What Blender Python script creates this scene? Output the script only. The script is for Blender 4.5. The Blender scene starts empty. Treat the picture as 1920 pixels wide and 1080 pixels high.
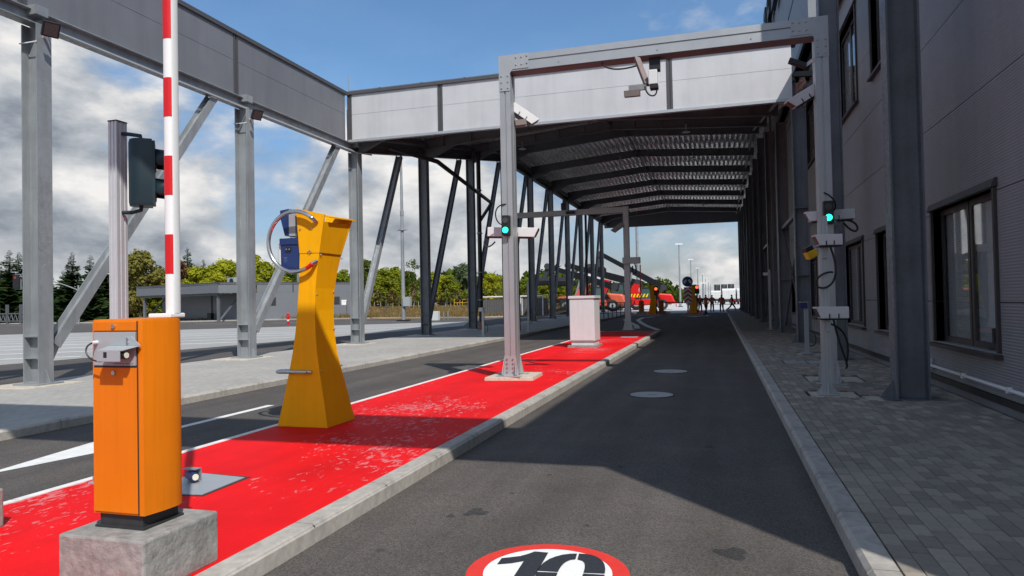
import bpy, bmesh, math, random
from mathutils import Vector, Matrix
R = math.radians
rng = random.Random(7)
SC = bpy.context.scene
COL = SC.collection

# ------------------------------------------------------------------ camera
YAW, PIT, ROL, FPX, EYE = R(-16.5), R(1.12), R(-1.15), 1310.0, 1.5
fw = Vector((math.sin(YAW)*math.cos(PIT), math.cos(YAW)*math.cos(PIT), math.sin(PIT)))
rt = Vector((math.cos(YAW), -math.sin(YAW), 0)); up = rt.cross(fw)
rt2 = rt*math.cos(ROL) + up*math.sin(ROL); up2 = up*math.cos(ROL) - rt*math.sin(ROL)
cam = bpy.data.cameras.new('camera'); cam.sensor_width = 36; cam.lens = FPX/1920*36; cam.clip_start = .05; cam.clip_end = 6000
co = bpy.data.objects.new('camera', cam); COL.objects.link(co)
m3 = Matrix((rt2, up2, -fw)).transposed()
co.matrix_world = Matrix.Translation((0, 0, EYE)) @ m3.to_4x4()
SC.camera = co
SC.render.resolution_x, SC.render.resolution_y = 1024, 576

# ------------------------------------------------------------------ sky, sun, exposure
SUN_EL, SX, SY = R(48.8), .643, -.766            # sun stands behind the camera to the right
world = bpy.data.worlds.new('World'); SC.world = world; world.use_nodes = True
def build_world():
    nt = world.node_tree; N = nt.nodes; L = nt.links; N.clear()
    out = N.new('ShaderNodeOutputWorld'); bg = N.new('ShaderNodeBackground'); bg.inputs['Strength'].default_value = .15
    sky = N.new('ShaderNodeTexSky'); sky.sky_type = 'NISHITA'; sky.sun_disc = False
    sky.sun_elevation = SUN_EL; sky.sun_rotation = math.atan2(SX, SY); sky.air_density = 1.0; sky.dust_density = 1.5; sky.ozone_density = 1.2
    tc = N.new('ShaderNodeTexCoord'); sep = N.new('ShaderNodeSeparateXYZ'); L.new(tc.outputs['Generated'], sep.inputs[0])
    def math_(op, a, b=None, c=None):
        n = N.new('ShaderNodeMath'); n.operation = op
        for i, q in enumerate((a, b, c)):
            if q is None: continue
            if isinstance(q, (int, float)): n.inputs[i].default_value = q
            else: L.new(q, n.inputs[i])
        return n.outputs[0]
    mp = N.new('ShaderNodeMapping'); mp.inputs['Location'].default_value = CLOUD_OFF; mp.inputs['Scale'].default_value = (1, 1, 2.0); L.new(tc.outputs['Generated'], mp.inputs[0])
    mp2 = N.new('ShaderNodeMapping'); mp2.inputs['Location'].default_value = (CLOUD_OFF[0]+.02, CLOUD_OFF[1]-.02, CLOUD_OFF[2]+.10); mp2.inputs['Scale'].default_value = (1, 1, 2.0); L.new(tc.outputs['Generated'], mp2.inputs[0])
    def noise(scale, det, rough, dist, vec):
        n = N.new('ShaderNodeTexNoise'); n.inputs['Scale'].default_value = scale; n.inputs['Detail'].default_value = det
        n.inputs['Roughness'].default_value = rough; n.inputs['Distortion'].default_value = dist; L.new(vec.outputs[0], n.inputs['Vector']); return n.outputs[0]
    def cover(v):
        return math_('ADD', math_('MULTIPLY', noise(1.6, 2, .5, 0, v), .58), math_('MULTIPLY', noise(4.6, 11, .56, .1, v), .52))
    c0, c1 = cover(mp), cover(mp2)
    low = math_('MULTIPLY', math_('MAXIMUM', math_('SUBTRACT', .30, sep.outputs[2]), -.06), .50)      # cloud fields close up towards the horizon
    rmp = N.new('ShaderNodeValToRGB'); L.new(math_('ADD', c0, low), rmp.inputs[0])
    rmp.color_ramp.elements[0].position = .51; rmp.color_ramp.elements[0].color = (.04, .04, .04, 1)
    rmp.color_ramp.elements[1].position = .605; rmp.color_ramp.elements[1].color = (.97, .97, .97, 1)
    e = rmp.color_ramp.elements.new(.55); e.color = (.35, .35, .35, 1)
    lit = math_('ADD', math_('MULTIPLY', math_('SUBTRACT', c0, c1), 4.2), .48)
    cr = N.new('ShaderNodeValToRGB'); L.new(lit, cr.inputs[0])
    cr.color_ramp.elements[0].position = .22; cr.color_ramp.elements[0].color = (1.8, 2.0, 2.3, 1)
    cr.color_ramp.elements[1].position = .85; cr.color_ramp.elements[1].color = (6.2, 6.0, 5.8, 1)
    e = cr.color_ramp.elements.new(.52); e.color = (3.6, 3.75, 3.95, 1)
    gm = N.new('ShaderNodeMix'); gm.data_type = 'RGBA'; gm.blend_type = 'MULTIPLY'; gm.inputs[0].default_value = 1
    L.new(sky.outputs[0], gm.inputs[6]); tn = N.new('ShaderNodeValToRGB'); L.new(sep.outputs[2], tn.inputs[0]); L.new(tn.outputs[0], gm.inputs[7])
    tn.color_ramp.elements[0].position = .0; tn.color_ramp.elements[0].color = (.60, .60, .70, 1); tn.color_ramp.elements[1].position = .30; tn.color_ramp.elements[1].color = (.62, .86, 1.02, 1)
    mx = N.new('ShaderNodeMix'); mx.data_type = 'RGBA'; L.new(rmp.outputs[0], mx.inputs[0]); L.new(gm.outputs[2], mx.inputs[6]); L.new(cr.outputs[0], mx.inputs[7])
    L.new(mx.outputs[2], bg.inputs[0]); L.new(bg.outputs[0], out.inputs[0])
CLOUD_OFF = (4.4, 8.1, 2.7)
build_world()
sl = bpy.data.lights.new('sun', 'SUN'); sl.energy = 4.3; sl.angle = R(.53); sl.color = (1, .955, .89)
so = bpy.data.objects.new('sun', sl); COL.objects.link(so)
tosun = Vector((SX*math.cos(SUN_EL), SY*math.cos(SUN_EL), math.sin(SUN_EL)))
so.rotation_euler = tosun.to_track_quat('Z', 'Y').to_euler(); so.location = tosun*60
SC.view_settings.view_transform = 'Standard'; SC.view_settings.look = 'None'; SC.view_settings.exposure = 0; SC.view_settings.gamma = 1

# ------------------------------------------------------------------ measuring helpers (picture -> place)
def ray(px, py):
    return rt2*((px-960)/FPX) + up2*((540-py)/FPX) + fw
def G(px, py, z=0.0):
    d = ray(px, py); t = (z-EYE)/d.z; return Vector((d.x*t, d.y*t, z))
def AY(px, py, y):
    d = ray(px, py); t = y/d.y; return Vector((d.x*t, y, EYE+d.z*t))
def AX(px, py, x):
    d = ray(px, py); t = x/d.x; return Vector((x, d.y*t, EYE+d.z*t))

# ------------------------------------------------------------------ materials
MATS = {}
def mat(name, col, rough=.6, metal=0., var=.12, scale=4., bump=0., bscale=60., spec=.5, var2=0., scale2=.4, rnd=0., emit=None, trans=0.):
    if name in MATS: return MATS[name]
    m = bpy.data.materials.new(name); m.use_nodes = True; MATS[name] = m
    nt = m.node_tree; N = nt.nodes; L = nt.links; P = N['Principled BSDF']
    P.inputs['Roughness'].default_value = rough; P.inputs['Metallic'].default_value = metal; P.inputs['Specular IOR Level'].default_value = spec
    tc = N.new('ShaderNodeTexCoord')
    def noise(sc, det=5):
        n = N.new('ShaderNodeTexNoise'); n.inputs['Scale'].default_value = sc; n.inputs['Detail'].default_value = det; n.inputs['Roughness'].default_value = .6
        L.new(tc.outputs['Object'], n.inputs['Vector']); return n.outputs[0]
    def mulf(fac, lo, hi):
        r = N.new('ShaderNodeMapRange'); r.inputs[1].default_value = .3; r.inputs[2].default_value = .7; r.inputs[3].default_value = lo; r.inputs[4].default_value = hi
        L.new(fac, r.inputs[0]); return r.outputs[0]
    cur = None
    def times(a, b):
        n = N.new('ShaderNodeMath'); n.operation = 'MULTIPLY'; L.new(a, n.inputs[0]); L.new(b, n.inputs[1]); return n.outputs[0]
    f = mulf(noise(scale), 1-var, 1+var)
    if var2: f = times(f, mulf(noise(scale2, 3), 1-var2, 1+var2))
    if rnd:
        oi = N.new('ShaderNodeObjectInfo'); r = N.new('ShaderNodeMapRange'); r.inputs[3].default_value = 1-rnd; r.inputs[4].default_value = 1+rnd
        L.new(oi.outputs['Random'], r.inputs[0]); f = times(f, r.outputs[0])
    vm = N.new('ShaderNodeVectorMath'); vm.operation = 'SCALE'; vm.inputs[0].default_value = col[:3]; L.new(f, vm.inputs['Scale'])
    L.new(vm.outputs[0], P.inputs['Base Color'])
    rr = N.new('ShaderNodeMapRange'); rr.inputs[3].default_value = max(0, rough-.08); rr.inputs[4].default_value = min(1, rough+.1); L.new(noise(scale*2.3, 3), rr.inputs[0]); L.new(rr.outputs[0], P.inputs['Roughness'])
    if bump:
        b = N.new('ShaderNodeBump'); b.inputs['Strength'].default_value = bump; b.inputs['Distance'].default_value = .01
        L.new(noise(bscale, 6), b.inputs['Height']); L.new(b.outputs[0], P.inputs['Normal'])
    if emit:
        P.inputs['Emission Color'].default_value = (*col[:3], 1); P.inputs['Emission Strength'].default_value = emit
    if trans: P.inputs['Transmission Weight'].default_value = trans
    return m
def nodes(m): return m.node_tree.nodes, m.node_tree.links, m.node_tree.nodes['Principled BSDF']

def mat_asphalt(name, base, speck=.45):
    m = bpy.data.materials.new(name); m.use_nodes = True; MATS[name] = m
    N, L, P = nodes(m); P.inputs['Roughness'].default_value = .82; P.inputs['Specular IOR Level'].default_value = .35
    tc = N.new('ShaderNodeTexCoord')
    def noise(sc, det=3, ro=.6, vec=None, di=0):
        n = N.new('ShaderNodeTexNoise'); n.inputs['Scale'].default_value = sc; n.inputs['Detail'].default_value = det; n.inputs['Roughness'].default_value = ro; n.inputs['Distortion'].default_value = di
        L.new(vec or tc.outputs['Object'], n.inputs['Vector']); return n.outputs[0]
    def mr(v, a, b, lo, hi):
        r = N.new('ShaderNodeMapRange'); r.inputs[1].default_value = a; r.inputs[2].default_value = b; r.inputs[3].default_value = lo; r.inputs[4].default_value = hi; L.new(v, r.inputs[0]); return r.outputs[0]
    def mul(a, b):
        n = N.new('ShaderNodeMath'); n.operation = 'MULTIPLY'; L.new(a, n.inputs[0]); L.new(b, n.inputs[1]); return n.outputs[0]
    vo = N.new('ShaderNodeTexVoronoi'); vo.inputs['Scale'].default_value = 130; L.new(tc.outputs['Object'], vo.inputs['Vector'])
    sp = N.new('ShaderNodeSeparateColor'); L.new(vo.outputs['Color'], sp.inputs[0])
    f = mul(mr(sp.outputs[0], 0, 1, 1-speck, 1+speck), mr(noise(1.3, 6), .3, .7, .86, 1.14))
    mp = N.new('ShaderNodeMapping'); mp.inputs['Scale'].default_value = (2.2, .12, 1); L.new(tc.outputs['Object'], mp.inputs[0])
    f = mul(f, mr(noise(1.0, 4, .55, mp.outputs[0]), .35, .65, .82, 1.14))              # wheel tracks and paving lanes
    f = mul(f, mr(noise(2.2, 4, .5, None, .4), .70, .74, 1, .62))                       # oil drips
    dust = mr(noise(.5, 6), .45, .75, 0, .5)
    c = N.new('ShaderNodeMix'); c.data_type = 'RGBA'; L.new(dust, c.inputs[0]); c.inputs[6].default_value = (*base, 1); c.inputs[7].default_value = (base[0]*1.35, base[1]*1.25, base[2]*1.1, 1)
    vm = N.new('ShaderNodeVectorMath'); vm.operation = 'SCALE'; L.new(c.outputs[2], vm.inputs[0]); L.new(f, vm.inputs['Scale']); L.new(vm.outputs[0], P.inputs['Base Color'])
    b = N.new('ShaderNodeBump'); b.inputs['Strength'].default_value = .5; b.inputs['Distance'].default_value = .006; L.new(sp.outputs[1], b.inputs['Height']); L.new(b.outputs[0], P.inputs['Normal'])
    return m
def mat_red():
    m = bpy.data.materials.new('red_coating'); m.use_nodes = True
    N, L, P = nodes(m); P.inputs['Roughness'].default_value = .65; P.inputs['Specular IOR Level'].default_value = .12
    tc = N.new('ShaderNodeTexCoord')
    def noise(sc, det=5, ro=.6, scl=(1, 1, 1), di=0):
        mp = N.new('ShaderNodeMapping'); mp.inputs['Scale'].default_value = scl; L.new(tc.outputs['Object'], mp.inputs[0])
        n = N.new('ShaderNodeTexNoise'); n.inputs['Scale'].default_value = sc; n.inputs['Detail'].default_value = det; n.inputs['Roughness'].default_value = ro; n.inputs['Distortion'].default_value = di
        L.new(mp.outputs[0], n.inputs['Vector']); return n.outputs[0]
    def mr(v, a, b, lo, hi):
        r = N.new('ShaderNodeMapRange'); r.inputs[1].default_value = a; r.inputs[2].default_value = b; r.inputs[3].default_value = lo; r.inputs[4].default_value = hi; L.new(v, r.inputs[0]); return r.outputs[0]
    def op(o, a, b):
        n = N.new('ShaderNodeMath'); n.operation = o
        for i, q in enumerate((a, b)):
            if isinstance(q, float): n.inputs[i].default_value = q
            else: L.new(q, n.inputs[i])
        return n.outputs[0]
    flake = mr(op('ADD', noise(15, 8, .66, (1.25, .6, 1), .5), op('MULTIPLY', mr(noise(.42, 3), .40, .66, -.15, .10), 1.0)), .585, .62, 0., .85)
    tone = op('MULTIPLY', mr(noise(1.1, 6), .3, .7, .82, 1.08), mr(noise(.9, 5, .6, (2.4, .25, 1)), .35, .7, 1.04, .86))
    a = N.new('ShaderNodeVectorMath'); a.operation = 'SCALE'; a.inputs[0].default_value = (.78, .007, .010); L.new(tone, a.inputs['Scale'])
    c = N.new('ShaderNodeMix'); c.data_type = 'RGBA'; L.new(flake, c.inputs[0]); L.new(a.outputs[0], c.inputs[6]); c.inputs[7].default_value = (.62, .19, .20, 1)
    L.new(c.outputs[2], P.inputs['Base Color'])
    b = N.new('ShaderNodeBump'); b.inputs['Strength'].default_value = .35; b.inputs['Distance'].default_value = .006
    L.new(op('SUBTRACT', noise(120, 4), flake), b.inputs['Height']); L.new(b.outputs[0], P.inputs['Normal'])
    return m
def mat_ribbed(name, col, axis='Z', period=.035, rough=.5, metal=.0, depth=.5):
    m = mat(name, col, rough, metal, var=.05, scale=1.2, var2=.07, scale2=.35); N, L, P = nodes(m)
    tc = N.new('ShaderNodeTexCoord'); w = N.new('ShaderNodeTexWave'); w.bands_direction = axis; w.wave_profile = 'SIN'
    w.inputs['Scale'].default_value = 6.2832/(20*period); w.inputs['Distortion'].default_value = 0
    L.new(tc.outputs['Object'], w.inputs['Vector'])
    b = N.new('ShaderNodeBump'); b.inputs['Strength'].default_value = depth; b.inputs['Distance'].default_value = .004; L.new(w.outputs[1], b.inputs['Height']); L.new(b.outputs[0], P.inputs['Normal'])
    return m
def mat_galv(name, col, rough=.45, metal=.35):
    m = mat(name, col, rough, metal, var=.05, scale=2, var2=.16, scale2=1.1); N, L, P = nodes(m)
    tc = N.new('ShaderNodeTexCoord'); vo = N.new('ShaderNodeTexVoronoi'); vo.inputs['Scale'].default_value = 22; L.new(tc.outputs['Object'], vo.inputs['Vector'])
    r = N.new('ShaderNodeMapRange'); r.inputs[3].default_value = rough-.1; r.inputs[4].default_value = rough+.18
    sp = N.new('ShaderNodeSeparateColor'); L.new(vo.outputs['Color'], sp.inputs[0]); L.new(sp.outputs[0], r.inputs[0]); L.new(r.outputs[0], P.inputs['Roughness'])
    return m
def mat_clear():
    m = bpy.data.materials.new('clear_glass'); m.use_nodes = True; N, L, P = nodes(m); t = N.new('ShaderNodeBsdfTransparent'); t.inputs[0].default_value = (.88, .9, .9, 1); g = N.new('ShaderNodeBsdfGlossy'); g.inputs['Roughness'].default_value = .02
    f = N.new('ShaderNodeLayerWeight'); pw = N.new('ShaderNodeMath'); pw.operation = 'POWER'; pw.inputs[1].default_value = 4.0; L.new(f.outputs['Facing'], pw.inputs[0]); ma = N.new('ShaderNodeMath'); ma.operation = 'MULTIPLY_ADD'; L.new(pw.outputs[0], ma.inputs[0]); ma.inputs[1].default_value = .8; ma.inputs[2].default_value = .05; x = N.new('ShaderNodeMixShader'); L.new(ma.outputs[0], x.inputs[0]); L.new(t.outputs[0], x.inputs[1]); L.new(g.outputs[0], x.inputs[2]); L.new(x.outputs[0], N['Material Output'].inputs[0]); N.remove(P); return m
def mat_leaf(name, col, col2):
    m = bpy.data.materials.new(name); m.use_nodes = True; N, L, P = nodes(m)
    tc = N.new('ShaderNodeTexCoord'); n = N.new('ShaderNodeTexNoise'); n.inputs['Scale'].default_value = .9; n.inputs['Detail'].default_value = 4; L.new(tc.outputs['Object'], n.inputs['Vector'])
    oi = N.new('ShaderNodeObjectInfo'); ge = N.new('ShaderNodeNewGeometry')
    s = N.new('ShaderNodeMath'); s.operation = 'MULTIPLY_ADD'; L.new(ge.outputs['Random Per Island'], s.inputs[0]); s.inputs[1].default_value = .5; L.new(n.outputs[0], s.inputs[2])
    s2 = N.new('ShaderNodeMath'); s2.operation = 'MULTIPLY_ADD'; L.new(oi.outputs['Random'], s2.inputs[0]); s2.inputs[1].default_value = .5; L.new(s.outputs[0], s2.inputs[2])
    r = N.new('ShaderNodeMapRange'); r.inputs[1].default_value = .45; r.inputs[2].default_value = 1.3; L.new(s2.outputs[0], r.inputs[0])
    c = N.new('ShaderNodeMix'); c.data_type = 'RGBA'; L.new(r.outputs[0], c.inputs[0]); c.inputs[6].default_value = (*col, 1); c.inputs[7].default_value = (*col2, 1)
    d = N.new('ShaderNodeBsdfDiffuse'); t = N.new('ShaderNodeBsdfTranslucent'); L.new(c.outputs[2], d.inputs[0]); L.new(c.outputs[2], t.inputs[0])
    x = N.new('ShaderNodeMixShader'); x.inputs[0].default_value = .35; L.new(d.outputs[0], x.inputs[1]); L.new(t.outputs[0], x.inputs[2])
    L.new(x.outputs[0], N['Material Output'].inputs[0]); N.remove(P)
    return m
ASPH = mat_asphalt('asphalt', (.090, .080, .073)); ASPH2 = mat_asphalt('yard_asphalt', (.058, .056, .056), .3)
RED = mat_red()
WALK = mat('walk_concrete', (.36, .345, .32), .85, var=.10, scale=9, bump=.3, bscale=90, var2=.1, scale2=.5)
YARD = mat('yard_concrete', (.50, .495, .475), .85, var=.08, scale=3, var2=.1, scale2=.15)
KERB = mat('kerb_concrete', (.37, .345, .31), .85, var=.18, scale=14, bump=.4, bscale=120, rnd=.09, var2=.12, scale2=2)
ROUGHC = mat('cast_concrete', (.27, .265, .25), .9, var=.25, scale=16, bump=1.0, bscale=26, var2=.2, scale2=3)
PAD = mat('pad_concrete', (.50, .45, .37), .9, var=.2, scale=12, bump=.4, bscale=70)
PAVER = mat('paver_concrete', (.29, .255, .21), .8, var=.12, scale=20, bump=.4, bscale=160, rnd=.24)
JOINT = mat('joint_sand', (.035, .034, .032), .95, var=.2, scale=30)
WHITEP = mat('white_road_paint', (.72, .72, .70), .7, var=.12, scale=8, bump=.2, bscale=120)
DISCW = mat('white_disc_paint', (.80, .80, .79), .65, var=.05, scale=15); DISCR = mat('red_disc_paint', (.70, .035, .022), .6, var=.08, scale=12); DISCB = mat('black_disc_paint', (.022, .025, .032), .7, var=.3, scale=40)
GALV = mat_galv('galvanised_steel', (.30, .32, .335)); GALVD = mat_galv('shaded_steel', (.16, .175, .195), .5, .3); DARKST = mat_galv('dark_steel', (.11, .115, .125), .5, .2)  # the second is galvanised steel with shade put into its colour
ALU = mat('anodised_aluminium', (.44, .46, .48), .42, .5, var=.04, scale=3, var2=.05, scale2=1); ALUP = mat('aluminium_plate', (.44, .46, .48), .45, .4, var=.05)
SILVER = mat_ribbed('silver_cladding', (.55, .555, .57), 'X', .05, .45, .15, .25)
ANTH = mat_ribbed('grey_cladding', (.215, .218, .23), 'Z', .035, .5, .1, .8)
ANTHF = mat_ribbed('grey_fascia_cladding', (.17, .178, .195), 'Y', .05, .48, .1, .3)
TRIM = mat('dark_trim', (.085, .085, .09), .5, .2, var=.06); BRONZE = mat('bronze_frame', (.055, .05, .048), .5, .2, var=.08)
ORANGE = mat('orange_paint', (.70, .175, .004), .45, var=.05, scale=3, spec=.25); YELLOW = mat('yellow_paint', (.84, .40, .002), .5, var=.05, scale=3, spec=.15)
CHROME = mat('polished_steel', (.62, .62, .63), .22, .95, var=.05); BOLT = mat('bolt_steel', (.42, .40, .38), .35, .8)
BLUE = mat('blue_paint', (.014, .035, .14), .4, var=.06); WPLAST = mat('white_plastic', (.70, .70, .71), .4, var=.03); WPAINT = mat('white_gloss', (.80, .80, .80), .3, var=.02)
REDP = mat('red_gloss', (.62, .008, .012), .35, var=.03); PLATE = mat('grey_plate', (.38, .41, .43), .5, .2, var=.04); BLACK = mat('black_plastic', (.014, .015, .017), .45, var=.1); RUBBER = mat('black_rubber', (.02, .02, .02), .7, var=.15)
PLINTH = mat('plinth_black', (.028, .028, .03), .6, var=.2, scale=15); TLBODY = mat('signal_housing', (.012, .028, .038), .42, var=.1, spec=.35)
GREENL = mat('green_lamp', (.02, .9, .55), .3, emit=3.); REDL = mat('red_lamp', (1, .06, .02), .3, emit=5.); DIML = mat('dark_lens', (.06, .06, .06), .5)
GLASS = mat('window_glass', (.05, .055, .06), .06, 0, var=.02, spec=.9); CLEAR = mat_clear(); BLIND = mat_ribbed('blind_slats', (.72, .72, .73), 'Z', .035, .6, 0, .8); LENSW = mat('cream_lens', (.72, .70, .55), .3)
DECK = mat_galv('roof_deck', (.90, .88, .86), .32, .72); DECKD = mat('roof_membrane', (.10, .10, .10), .8)
CABIN = mat('cabinet_paint', (.57, .60, .61), .5, var=.03, spec=.3); INTER = mat('room_interior', (.10, .10, .11), .8)
RAILY = mat('rail_yellow', (.75, .42, .01), .5); SIGNB = mat('sign_blue', (.006, .05, .24), .4); SIGNW = mat('sign_white', (.78, .78, .78), .5); SIGNR = mat('sign_red', (.5, .02, .02), .5)
VRED = mat('vehicle_red', (.62, .012, .012), .35, var=.05); VOR = mat('vehicle_orange', (.66, .12, .06), .45, var=.1); VDARK = mat('vehicle_dark', (.035, .038, .045), .5, var=.2); VGREY = mat('boom_grey', (.014, .016, .02), .8, 0, var=.15, spec=.1)
TRAILW = mat('trailer_white', (.58, .58, .57), .5, var=.06); CONT = mat('container_dark', (.018, .02, .03), .6)
GRASS = mat('meadow_grass', (.21, .135, .055), .95, var=.3, scale=.8, var2=.25, scale2=.08, bump=.6, bscale=6); GROUND = mat('far_ground', (.10, .11, .05), .95, var=.2, scale=.05)
SKIN = mat('skin', (.45, .26, .19), .6); HAIR = mat('dark_hair', (.02, .016, .014), .7); CLOTH = mat('dark_clothes', (.02, .022, .03), .85); VEST = mat('orange_vest', (.90, .15, .04), .7); REFL = mat('reflective_band', (.6, .6, .55), .5)
BARK = mat('bark', (.12, .09, .07), .9, var=.3, scale=6, bump=.6, bscale=12); BARKP = mat('pale_bark', (.34, .27, .22), .9, var=.3, scale=4)
L_SPR = mat_leaf('spruce_needles', (.016, .036, .013), (.05, .08, .025)); L_YG = mat_leaf('yellow_green_leaves', (.19, .23, .012), (.38, .38, .03)); L_GR = mat_leaf('green_leaves', (.11, .16, .014), (.26, .29, .03))
L_DK = mat_leaf('dark_leaves', (.045, .075, .012), (.11, .14, .024)); L_WI = mat_leaf('willow_leaves', (.08, .12, .06), (.15, .19, .10)); L_BR = mat_leaf('copper_leaves', (.12, .07, .03), (.21, .12, .05)); L_MX = mat_leaf('mixed_leaves', (.10, .12, .02), (.22, .20, .05)); L_BL = mat_leaf('blade_green', (.13, .11, .025), (.27, .19, .08))

def add_brick(m, col, w, h, dark=.72):
    N, L, P = nodes(m); tc = N.new('ShaderNodeTexCoord'); br = N.new('ShaderNodeTexBrick'); mp = N.new('ShaderNodeMapping'); mp.inputs['Rotation'].default_value = (0, 0, math.pi/2)
    L.new(tc.outputs['Object'], mp.inputs[0]); L.new(mp.outputs[0], br.inputs['Vector']); br.inputs['Scale'].default_value = 1; br.inputs['Brick Width'].default_value = w; br.inputs['Row Height'].default_value = h; br.inputs['Mortar Size'].default_value = .004
    br.inputs['Color1'].default_value = (.92, .92, .92, 1); br.inputs['Color2'].default_value = (1.06, 1.06, 1.05, 1); br.inputs['Mortar'].default_value = (dark, dark, dark, 1)
    src = P.inputs['Base Color'].links[0].from_socket; mx = N.new('ShaderNodeMix'); mx.data_type = 'RGBA'; mx.blend_type = 'MULTIPLY'; mx.inputs[0].default_value = 1; L.new(src, mx.inputs[6]); L.new(br.outputs[0], mx.inputs[7]); L.new(mx.outputs[2], P.inputs['Base Color'])
def add_streaks(m, amount, sx=14., sz=.6):
    N, L, P = nodes(m); tc = N.new('ShaderNodeTexCoord'); mp = N.new('ShaderNodeMapping'); mp.inputs['Scale'].default_value = (sx, sx, sz); L.new(tc.outputs['Object'], mp.inputs[0])
    n = N.new('ShaderNodeTexNoise'); n.inputs['Scale'].default_value = 1.; n.inputs['Detail'].default_value = 5; L.new(mp.outputs[0], n.inputs['Vector']); r = N.new('ShaderNodeMapRange'); r.inputs[1].default_value = .45; r.inputs[2].default_value = .75; r.inputs[3].default_value = 1.03; r.inputs[4].default_value = 1-amount; L.new(n.outputs[0], r.inputs[0])
    src = P.inputs['Base Color'].links[0].from_socket; v = N.new('ShaderNodeVectorMath'); v.operation = 'SCALE'; L.new(src, v.inputs[0]); L.new(r.outputs[0], v.inputs['Scale']); L.new(v.outputs[0], P.inputs['Base Color'])
add_brick(WALK, None, .2, .1); add_streaks(ORANGE, .06, 34, 1.6); add_streaks(YELLOW, .05, 14, 1.0); add_streaks(SILVER, .10, 3, .25); add_streaks(ANTHF, .10, 3, .25); add_streaks(ANTH, .08, 3, .3); add_streaks(GALV, .16, 8, .5); add_streaks(GALVD, .16, 8, .5); add_streaks(CABIN, .06, 10, .6); add_streaks(WPAINT, .05, 20, .8)

# ------------------------------------------------------------------ mesh builder
class B:
    def __init__(s): s.v = []; s.f = []; s.sm = False
    def add(s, vs, fs):
        o = len(s.v); s.v += [tuple(v) for v in vs]; s.f += [tuple(i+o for i in f) for f in fs]; return s
    def box(s, x0, y0, z0, x1, y1, z1):
        return s.add([(x0,y0,z0),(x1,y0,z0),(x1,y1,z0),(x0,y1,z0),(x0,y0,z1),(x1,y0,z1),(x1,y1,z1),(x0,y1,z1)],
                     [(3,2,1,0),(4,5,6,7),(0,1,5,4),(1,2,6,5),(2,3,7,6),(3,0,4,7)])
    def hull(s, lo, hi):
        n = len(lo); return s.add(list(lo)+list(hi), [tuple(range(n))[::-1], tuple(range(n, 2*n))] + [(i, (i+1) % n, n+(i+1) % n, n+i) for i in range(n)])
    def loft(s, loops):
        n = len(loops[0]); vs = [p for l in loops for p in l]; fs = [tuple(range(n))[::-1], tuple(range((len(loops)-1)*n, len(loops)*n))]
        for k in range(len(loops)-1): fs += [(k*n+i, k*n+(i+1) % n, (k+1)*n+(i+1) % n, (k+1)*n+i) for i in range(n)]
        return s.add(vs, fs)
    def poly(s, pts): return s.add(pts, [tuple(range(len(pts)))])
    def beam(s, p, q, w, h, upv=(0, 0, 1), off=(0, 0)):
        p, q = Vector(p), Vector(q); d = (q-p).normalized(); u = Vector(upv); a = d.cross(u)
        if a.length < 1e-4: a = d.cross(Vector((1, 0, 0)))
        a.normalize(); b = a.cross(d).normalized()
        c = a*off[0] + b*off[1]
        def loop(o): return [o+c-a*w/2-b*h/2, o+c+a*w/2-b*h/2, o+c+a*w/2+b*h/2, o+c-a*w/2+b*h/2]
        return s.hull(loop(p), loop(q))
    def ibeam(s, p, q, w, h, upv=(0, 0, 1), t=.02, tw=.014):       # flanges at +-h/2 along upv, width w
        s.beam(p, q, w, t, upv, (0, h/2-t/2)); s.beam(p, q, w, t, upv, (0, -h/2+t/2)); return s.beam(p, q, tw, h-2*t, upv)
    def cyl(s, p, q, r, r2=None, n=12):
        p, q = Vector(p), Vector(q); d = (q-p).normalized(); a = d.orthogonal().normalized(); b = d.cross(a); r2 = r if r2 is None else r2; s.sm = True
        lo = [p+(a*math.cos(t)+b*math.sin(t))*r for t in [2*math.pi*i/n for i in range(n)]]; hi = [q+(a*math.cos(t)+b*math.sin(t))*r2 for t in [2*math.pi*i/n for i in range(n)]]
        return s.hull(lo, hi)
    def tube(s, pts, r, n=8, rs=None):
        pts = [Vector(p) for p in pts]; s.sm = True; loops = []; a = None
        for i, p in enumerate(pts):
            d = (pts[min(i+1, len(pts)-1)] - pts[max(i-1, 0)]).normalized()
            if a is None: a = d.orthogonal().normalized()
            a = (a - d*a.dot(d)).normalized(); b = d.cross(a); rr = rs[i] if rs else r
            loops.append([p+(a*math.cos(2*math.pi*k/n)+b*math.sin(2*math.pi*k/n))*rr for k in range(n)])
        return s.loft(loops)
    def ball(s, c, rx, ry, rz, n=10, m=6):
        c = Vector(c); s.sm = True; loops = []
        for j in range(m+1):
            t = math.pi*(j/m); t = min(max(t, .05), math.pi-.05)
            loops.append([c+Vector((rx*math.sin(t)*math.cos(2*math.pi*i/n), ry*math.sin(t)*math.sin(2*math.pi*i/n), -rz*math.cos(t))) for i in range(n)])
        return s.loft(loops)
    def disc(s, c, r, h, axis=(0, 0, 1), n=28):
        c = Vector(c); return s.cyl(c, c+Vector(axis)*h, r, r, n)
    def mesh(s, name, off=(0, 0, 0)):
        me = bpy.data.meshes.new(name); o = Vector(off); me.from_pydata([tuple(Vector(v)-o) for v in s.v], [], s.f); me.update()
        if s.sm:
            me.polygons.foreach_set('use_smooth', [True]*len(me.polygons)); me.set_sharp_from_angle(angle=R(38))
        return me
def arc(c, r, a0, a1, n, u, v):
    c, u, v = Vector(c), Vector(u), Vector(v); return [c+u*(r*math.cos(a0+(a1-a0)*i/n))+v*(r*math.sin(a0+(a1-a0)*i/n)) for i in range(n+1)]
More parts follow.
